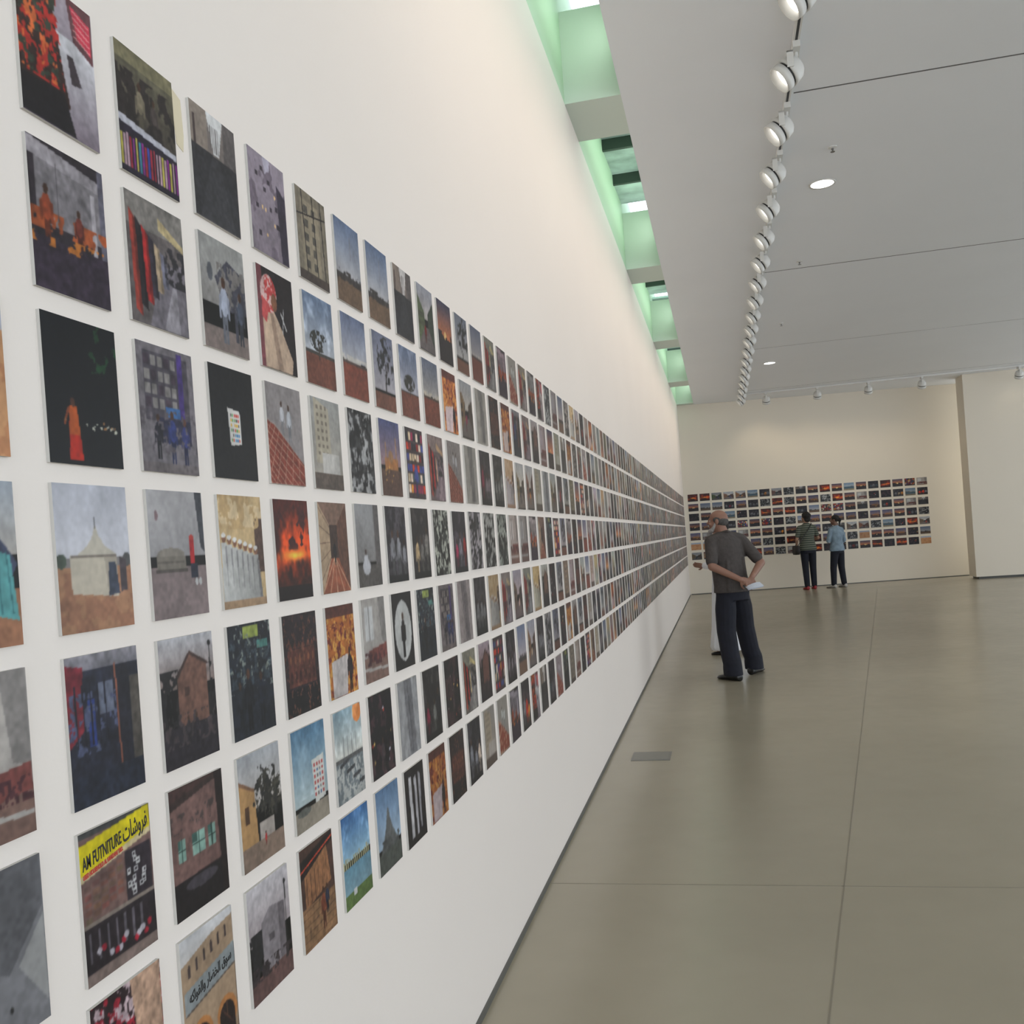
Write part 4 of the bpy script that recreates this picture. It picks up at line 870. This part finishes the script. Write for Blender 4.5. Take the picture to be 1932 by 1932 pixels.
# --- women at the far wall
def woman(loc, yaw, hyaw, H, label, skin, top_mat, top_label, shoe_mat, shoe_label, pose, hairfn, legs):
    k = H/1.66
    def V(x, y, z): return Vector((x, y, z))*k
    HC = V(0, 0.02, 1.545)
    bm = bmesh.new(); R3 = head(bm, HC, hyaw, 0, 0.97)
    chain(bm, [(HC+Vector((0, -0.015, -0.06)), 0.045), (V(0, 0, 1.40), 0.048)])
    loft(bm, [(a*k, b*k, c*k, d*k, e*k) for a, b, c, d, e in [(0, 0, 0.80, 0.13, 0.095), (0, 0, 0.88, 0.165, 0.115), (0, 0, 1.0, 0.125, 0.095), (0, 0, 1.08, 0.118, 0.09), (0, 0, 1.22, 0.145, 0.105), (0, 0, 1.34, 0.145, 0.085), (0, 0, 1.40, 0.07, 0.055)]])
    arms = [(V(*a), V(*b), V(*c)) for a, b, c in pose]
    for S, E_, W_ in arms: chain(bm, [(S, 0.043), (E_, 0.034), (W_, 0.023)])
    for (h, kn, an) in legs: chain(bm, [(V(*h), 0.085), (V(*kn), 0.052), (V(*an), 0.034)]); capsule(bm, V(*an)+Vector((0, 0, -0.04)), V(*an)+Vector((0, 0.11, -0.055)), 0.028, 0.02)
    for i, (S, E_, W_) in enumerate(arms):
        d = (W_-E_).normalized(); hand(bm, W_, d, (1 if i == 0 else -1, 0.2, 0), 1 if i == 0 else -1, 0.35, 0.9)
    p = person(loc, yaw, label, bm, skin, 0.0065)
    eyes(HC, R3, p, 0.97)
    bm = bmesh.new(); hairfn(bm, HC, R3); finish_blob(bm, "hair", M_hair, 0.0075, 2, p)
    bm = bmesh.new()
    loft(bm, [(a*k, b*k, c*k, d*k, e*k) for a, b, c, d, e in [(0, 0, 0.84, 0.192, 0.142), (0, 0, 0.92, 0.180, 0.132), (0, 0, 1.06, 0.145, 0.112), (0, 0, 1.22, 0.162, 0.122), (0, 0, 1.33, 0.158, 0.10), (0, 0, 1.385, 0.10, 0.08), (0, 0, 1.425, 0.058, 0.056)]])
    for S, E_, W_ in arms:
        sg = -1 if S.x < 0 else 1
        if "jacket" in top_label: chain(bm, [(V(sg*0.05, 0, 1.365), 0.045), (S, 0.052), (E_, 0.048), (E_.lerp(W_, .8), 0.040)])
        else: chain(bm, [(V(sg*0.05, 0, 1.365), 0.045), (S, 0.052), (S.lerp(E_, .7), 0.050)])
    o = finish_blob(bm, "jacket" if "jacket" in top_label else "top", top_mat, 0.008, 6, p); o["label"] = top_label
    bm = bmesh.new(); loft(bm, [(0, 0, 0.78*k, 0.16*k, 0.118*k), (0, 0, 0.88*k, 0.174*k, 0.123*k), (0, 0, 0.94*k, 0.160*k, 0.115*k)])
    for (h, kn, an) in legs: chain(bm, [(V(*h)+Vector((0, 0, -0.03)), 0.092), (V(*kn), 0.074), (V(*an)+Vector((0, 0, 0.02)), 0.062)])
    o = finish_blob(bm, "trousers", M_navy, 0.008, 4, p); o["label"] = "dark trousers"
    for (h, kn, an) in legs:
        bm = bmesh.new(); a = V(*an); shoe(bm, (a.x, a.y-0.06, 0), (a.x*0.8, 1), 0.25, 0.043, 0.085); o = mesh_obj("shoe", bm, shoe_mat, True, parent=p); o["label"] = shoe_label
    return p, k

def stripes():
    m, nt, N, L, B = new_mat("striped_knit")
    tc = N.new("ShaderNodeTexCoord"); w = N.new("ShaderNodeTexWave"); w.bands_direction = 'Z'; w.inputs["Scale"].default_value = 6.5
    L.new(tc.outputs["Object"], w.inputs["Vector"]); cr = N.new("ShaderNodeValToRGB"); cr.color_ramp.interpolation = 'CONSTANT'
    cr.color_ramp.elements[0].color = (0.045, 0.055, 0.042, 1); cr.color_ramp.elements[1].position = 0.6; cr.color_ramp.elements[1].color = (0.17, 0.18, 0.14, 1)
    L.new(w.outputs["Fac"], cr.inputs["Fac"]); L.new(cr.outputs["Color"], B.inputs["Base Color"]); B.inputs["Roughness"].default_value = 0.9
    return m
def hair_curly(bm, c, R3):
    ellipsoid(bm, c+R3 @ Vector((0, -0.03, 0.035)), (0.098, 0.098, 0.092), R3); ellipsoid(bm, c+R3 @ Vector((0, -0.055, -0.05)), (0.085, 0.055, 0.07), R3)
    rr = random.Random(3)
    for i in range(60):
        a = rr.uniform(0, 2*PI); b = rr.uniform(-0.9, 1.3); v = Vector((math.cos(a)*math.cos(b)*0.092, -0.03+math.sin(a)*math.cos(b)*0.09, 0.03+math.sin(b)*0.09))
        if v.y > 0.045 and v.z < 0.07: continue
        ellipsoid(bm, c+R3 @ v, (0.018,)*3, R3, 8)
def hair_tied(bm, c, R3):
    ellipsoid(bm, c+R3 @ Vector((0, -0.020, 0.038)), (0.082, 0.096, 0.085), R3); ellipsoid(bm, c+R3 @ Vector((0, -0.115, 0.0)), (0.035, 0.035, 0.045), R3)
    capsule(bm, c+R3 @ Vector((0, -0.11, -0.02)), c+R3 @ Vector((0, -0.10, -0.13)), 0.026, 0.012)
legs1 = [((-0.085, 0, 0.84), (-0.075, 0.01, 0.46), (-0.075, -0.02, 0.08)), ((0.085, 0, 0.84), (0.09, 0.02, 0.46), (0.095, 0.03, 0.08))]
legs2 = [((-0.085, 0, 0.84), (-0.12, 0.03, 0.46), (-0.15, 0.02, 0.08)), ((0.085, 0, 0.84), (0.09, 0.0, 0.46), (0.12, -0.02, 0.08))]
poseA = [((-0.165, 0, 1.325), (-0.23, -0.02, 1.08), (-0.20, 0.12, 0.92)), ((0.165, 0, 1.325), (0.24, 0.0, 1.09), (0.15, 0.20, 1.06))]
poseB = [((-0.165, 0, 1.325), (-0.22, 0.03, 1.08), (0.02, 0.19, 1.10)), ((0.165, 0, 1.325), (0.23, 0.0, 1.08), (0.16, 0.16, 0.93))]
W1L = (1.84, 21.95)
w1, k1 = woman(W1L, math.radians(15), 0.5, 1.76, "person with curly dark hair in striped top viewing the photographs", M_skinL, stripes(), "olive striped top", simple_mat("shoe_red", (0.30, 0.02, 0.025), 0.5), "red shoe", poseA, hair_curly, legs1)
w2, k2 = woman((2.48, 22.05), math.radians(38), 0.6, 1.64, "person in pale denim jacket and dark jeans with crossed arm", M_skinD, simple_mat("denim_pale", (0.20, 0.27, 0.33), 0.85, noise_amt=0.2, nscale=15), "pale blue denim jacket", simple_mat("shoe_pale", (0.40, 0.38, 0.35), 0.6), "pale canvas shoe", poseB, hair_tied, legs2)
bm = bmesh.new()
B0 = Vector((-0.275, -0.06, 0.92))
box(bm, B0.x-0.06, B0.y-0.13, B0.z-0.11, B0.x+0.03, B0.y+0.13, B0.z+0.09); bmesh.ops.bevel(bm, geom=bm.edges[:], offset=0.03, segments=3)
bag = mesh_obj("shoulder_bag", bm, simple_mat("bag_black", (0.018, 0.015, 0.014), 0.6), True)
bag.matrix_world = Matrix.Translation((W1L[0], W1L[1], 0)) @ Matrix.Rotation(math.radians(15), 4, 'Z')
bag["label"] = "black shoulder bag hanging at the striped-top person's hip"; bag["category"] = "bag"
bm = bmesh.new()
ps = [B0+Vector((0, -0.08, 0.08)), Vector((-0.16, -0.145, 1.17)), Vector((0.0, -0.140, 1.37)), Vector((0.10, -0.06, 1.49)), Vector((0.10, 0.06, 1.48)), Vector((0.0, 0.138, 1.32)), Vector((-0.17, 0.145, 1.12)), B0+Vector((0, 0.08, 0.08))]
chain(bm, [(p, 0.010) for p in ps]); finish_blob(bm, "bag_strap", M_blk, 0.006, 1, bag)

# ------------------------------------------------------------ world + camera
w = bpy.data.worlds.new("World"); scene.world = w; w.use_nodes = True
bg = w.node_tree.nodes["Background"]; bg.inputs[0].default_value = (0.86, 0.93, 1.0, 1); bg.inputs[1].default_value = 2.5
scene.view_settings.view_transform = 'Standard'

cam = bpy.data.cameras.new("Camera"); co = bpy.data.objects.new("Camera", cam); link(co)
f = 1750.0; cam.sensor_width = 36; cam.sensor_fit = 'HORIZONTAL'; cam.lens = f/1932*36
cam.shift_x = -4.5/1932; cam.shift_y = 61.7/1932
psi = math.atan(394.6/f)
Rr = Vector((math.cos(psi), math.sin(psi), 0)); Fw = Vector((-math.sin(psi), math.cos(psi), 0)); U = Vector((0, 0, 1))
cx = 0.99735*Rr-0.0728*U; cy = 0.0728*Rr+0.99735*U; cz = -Fw
co.matrix_world = Matrix(((cx.x, cy.x, cz.x, 0), (cx.y, cy.y, cz.y, 0), (cx.z, cy.z, cz.z, 1.5), (0, 0, 0, 1)))
cam.clip_start = 0.05
scene.camera = co
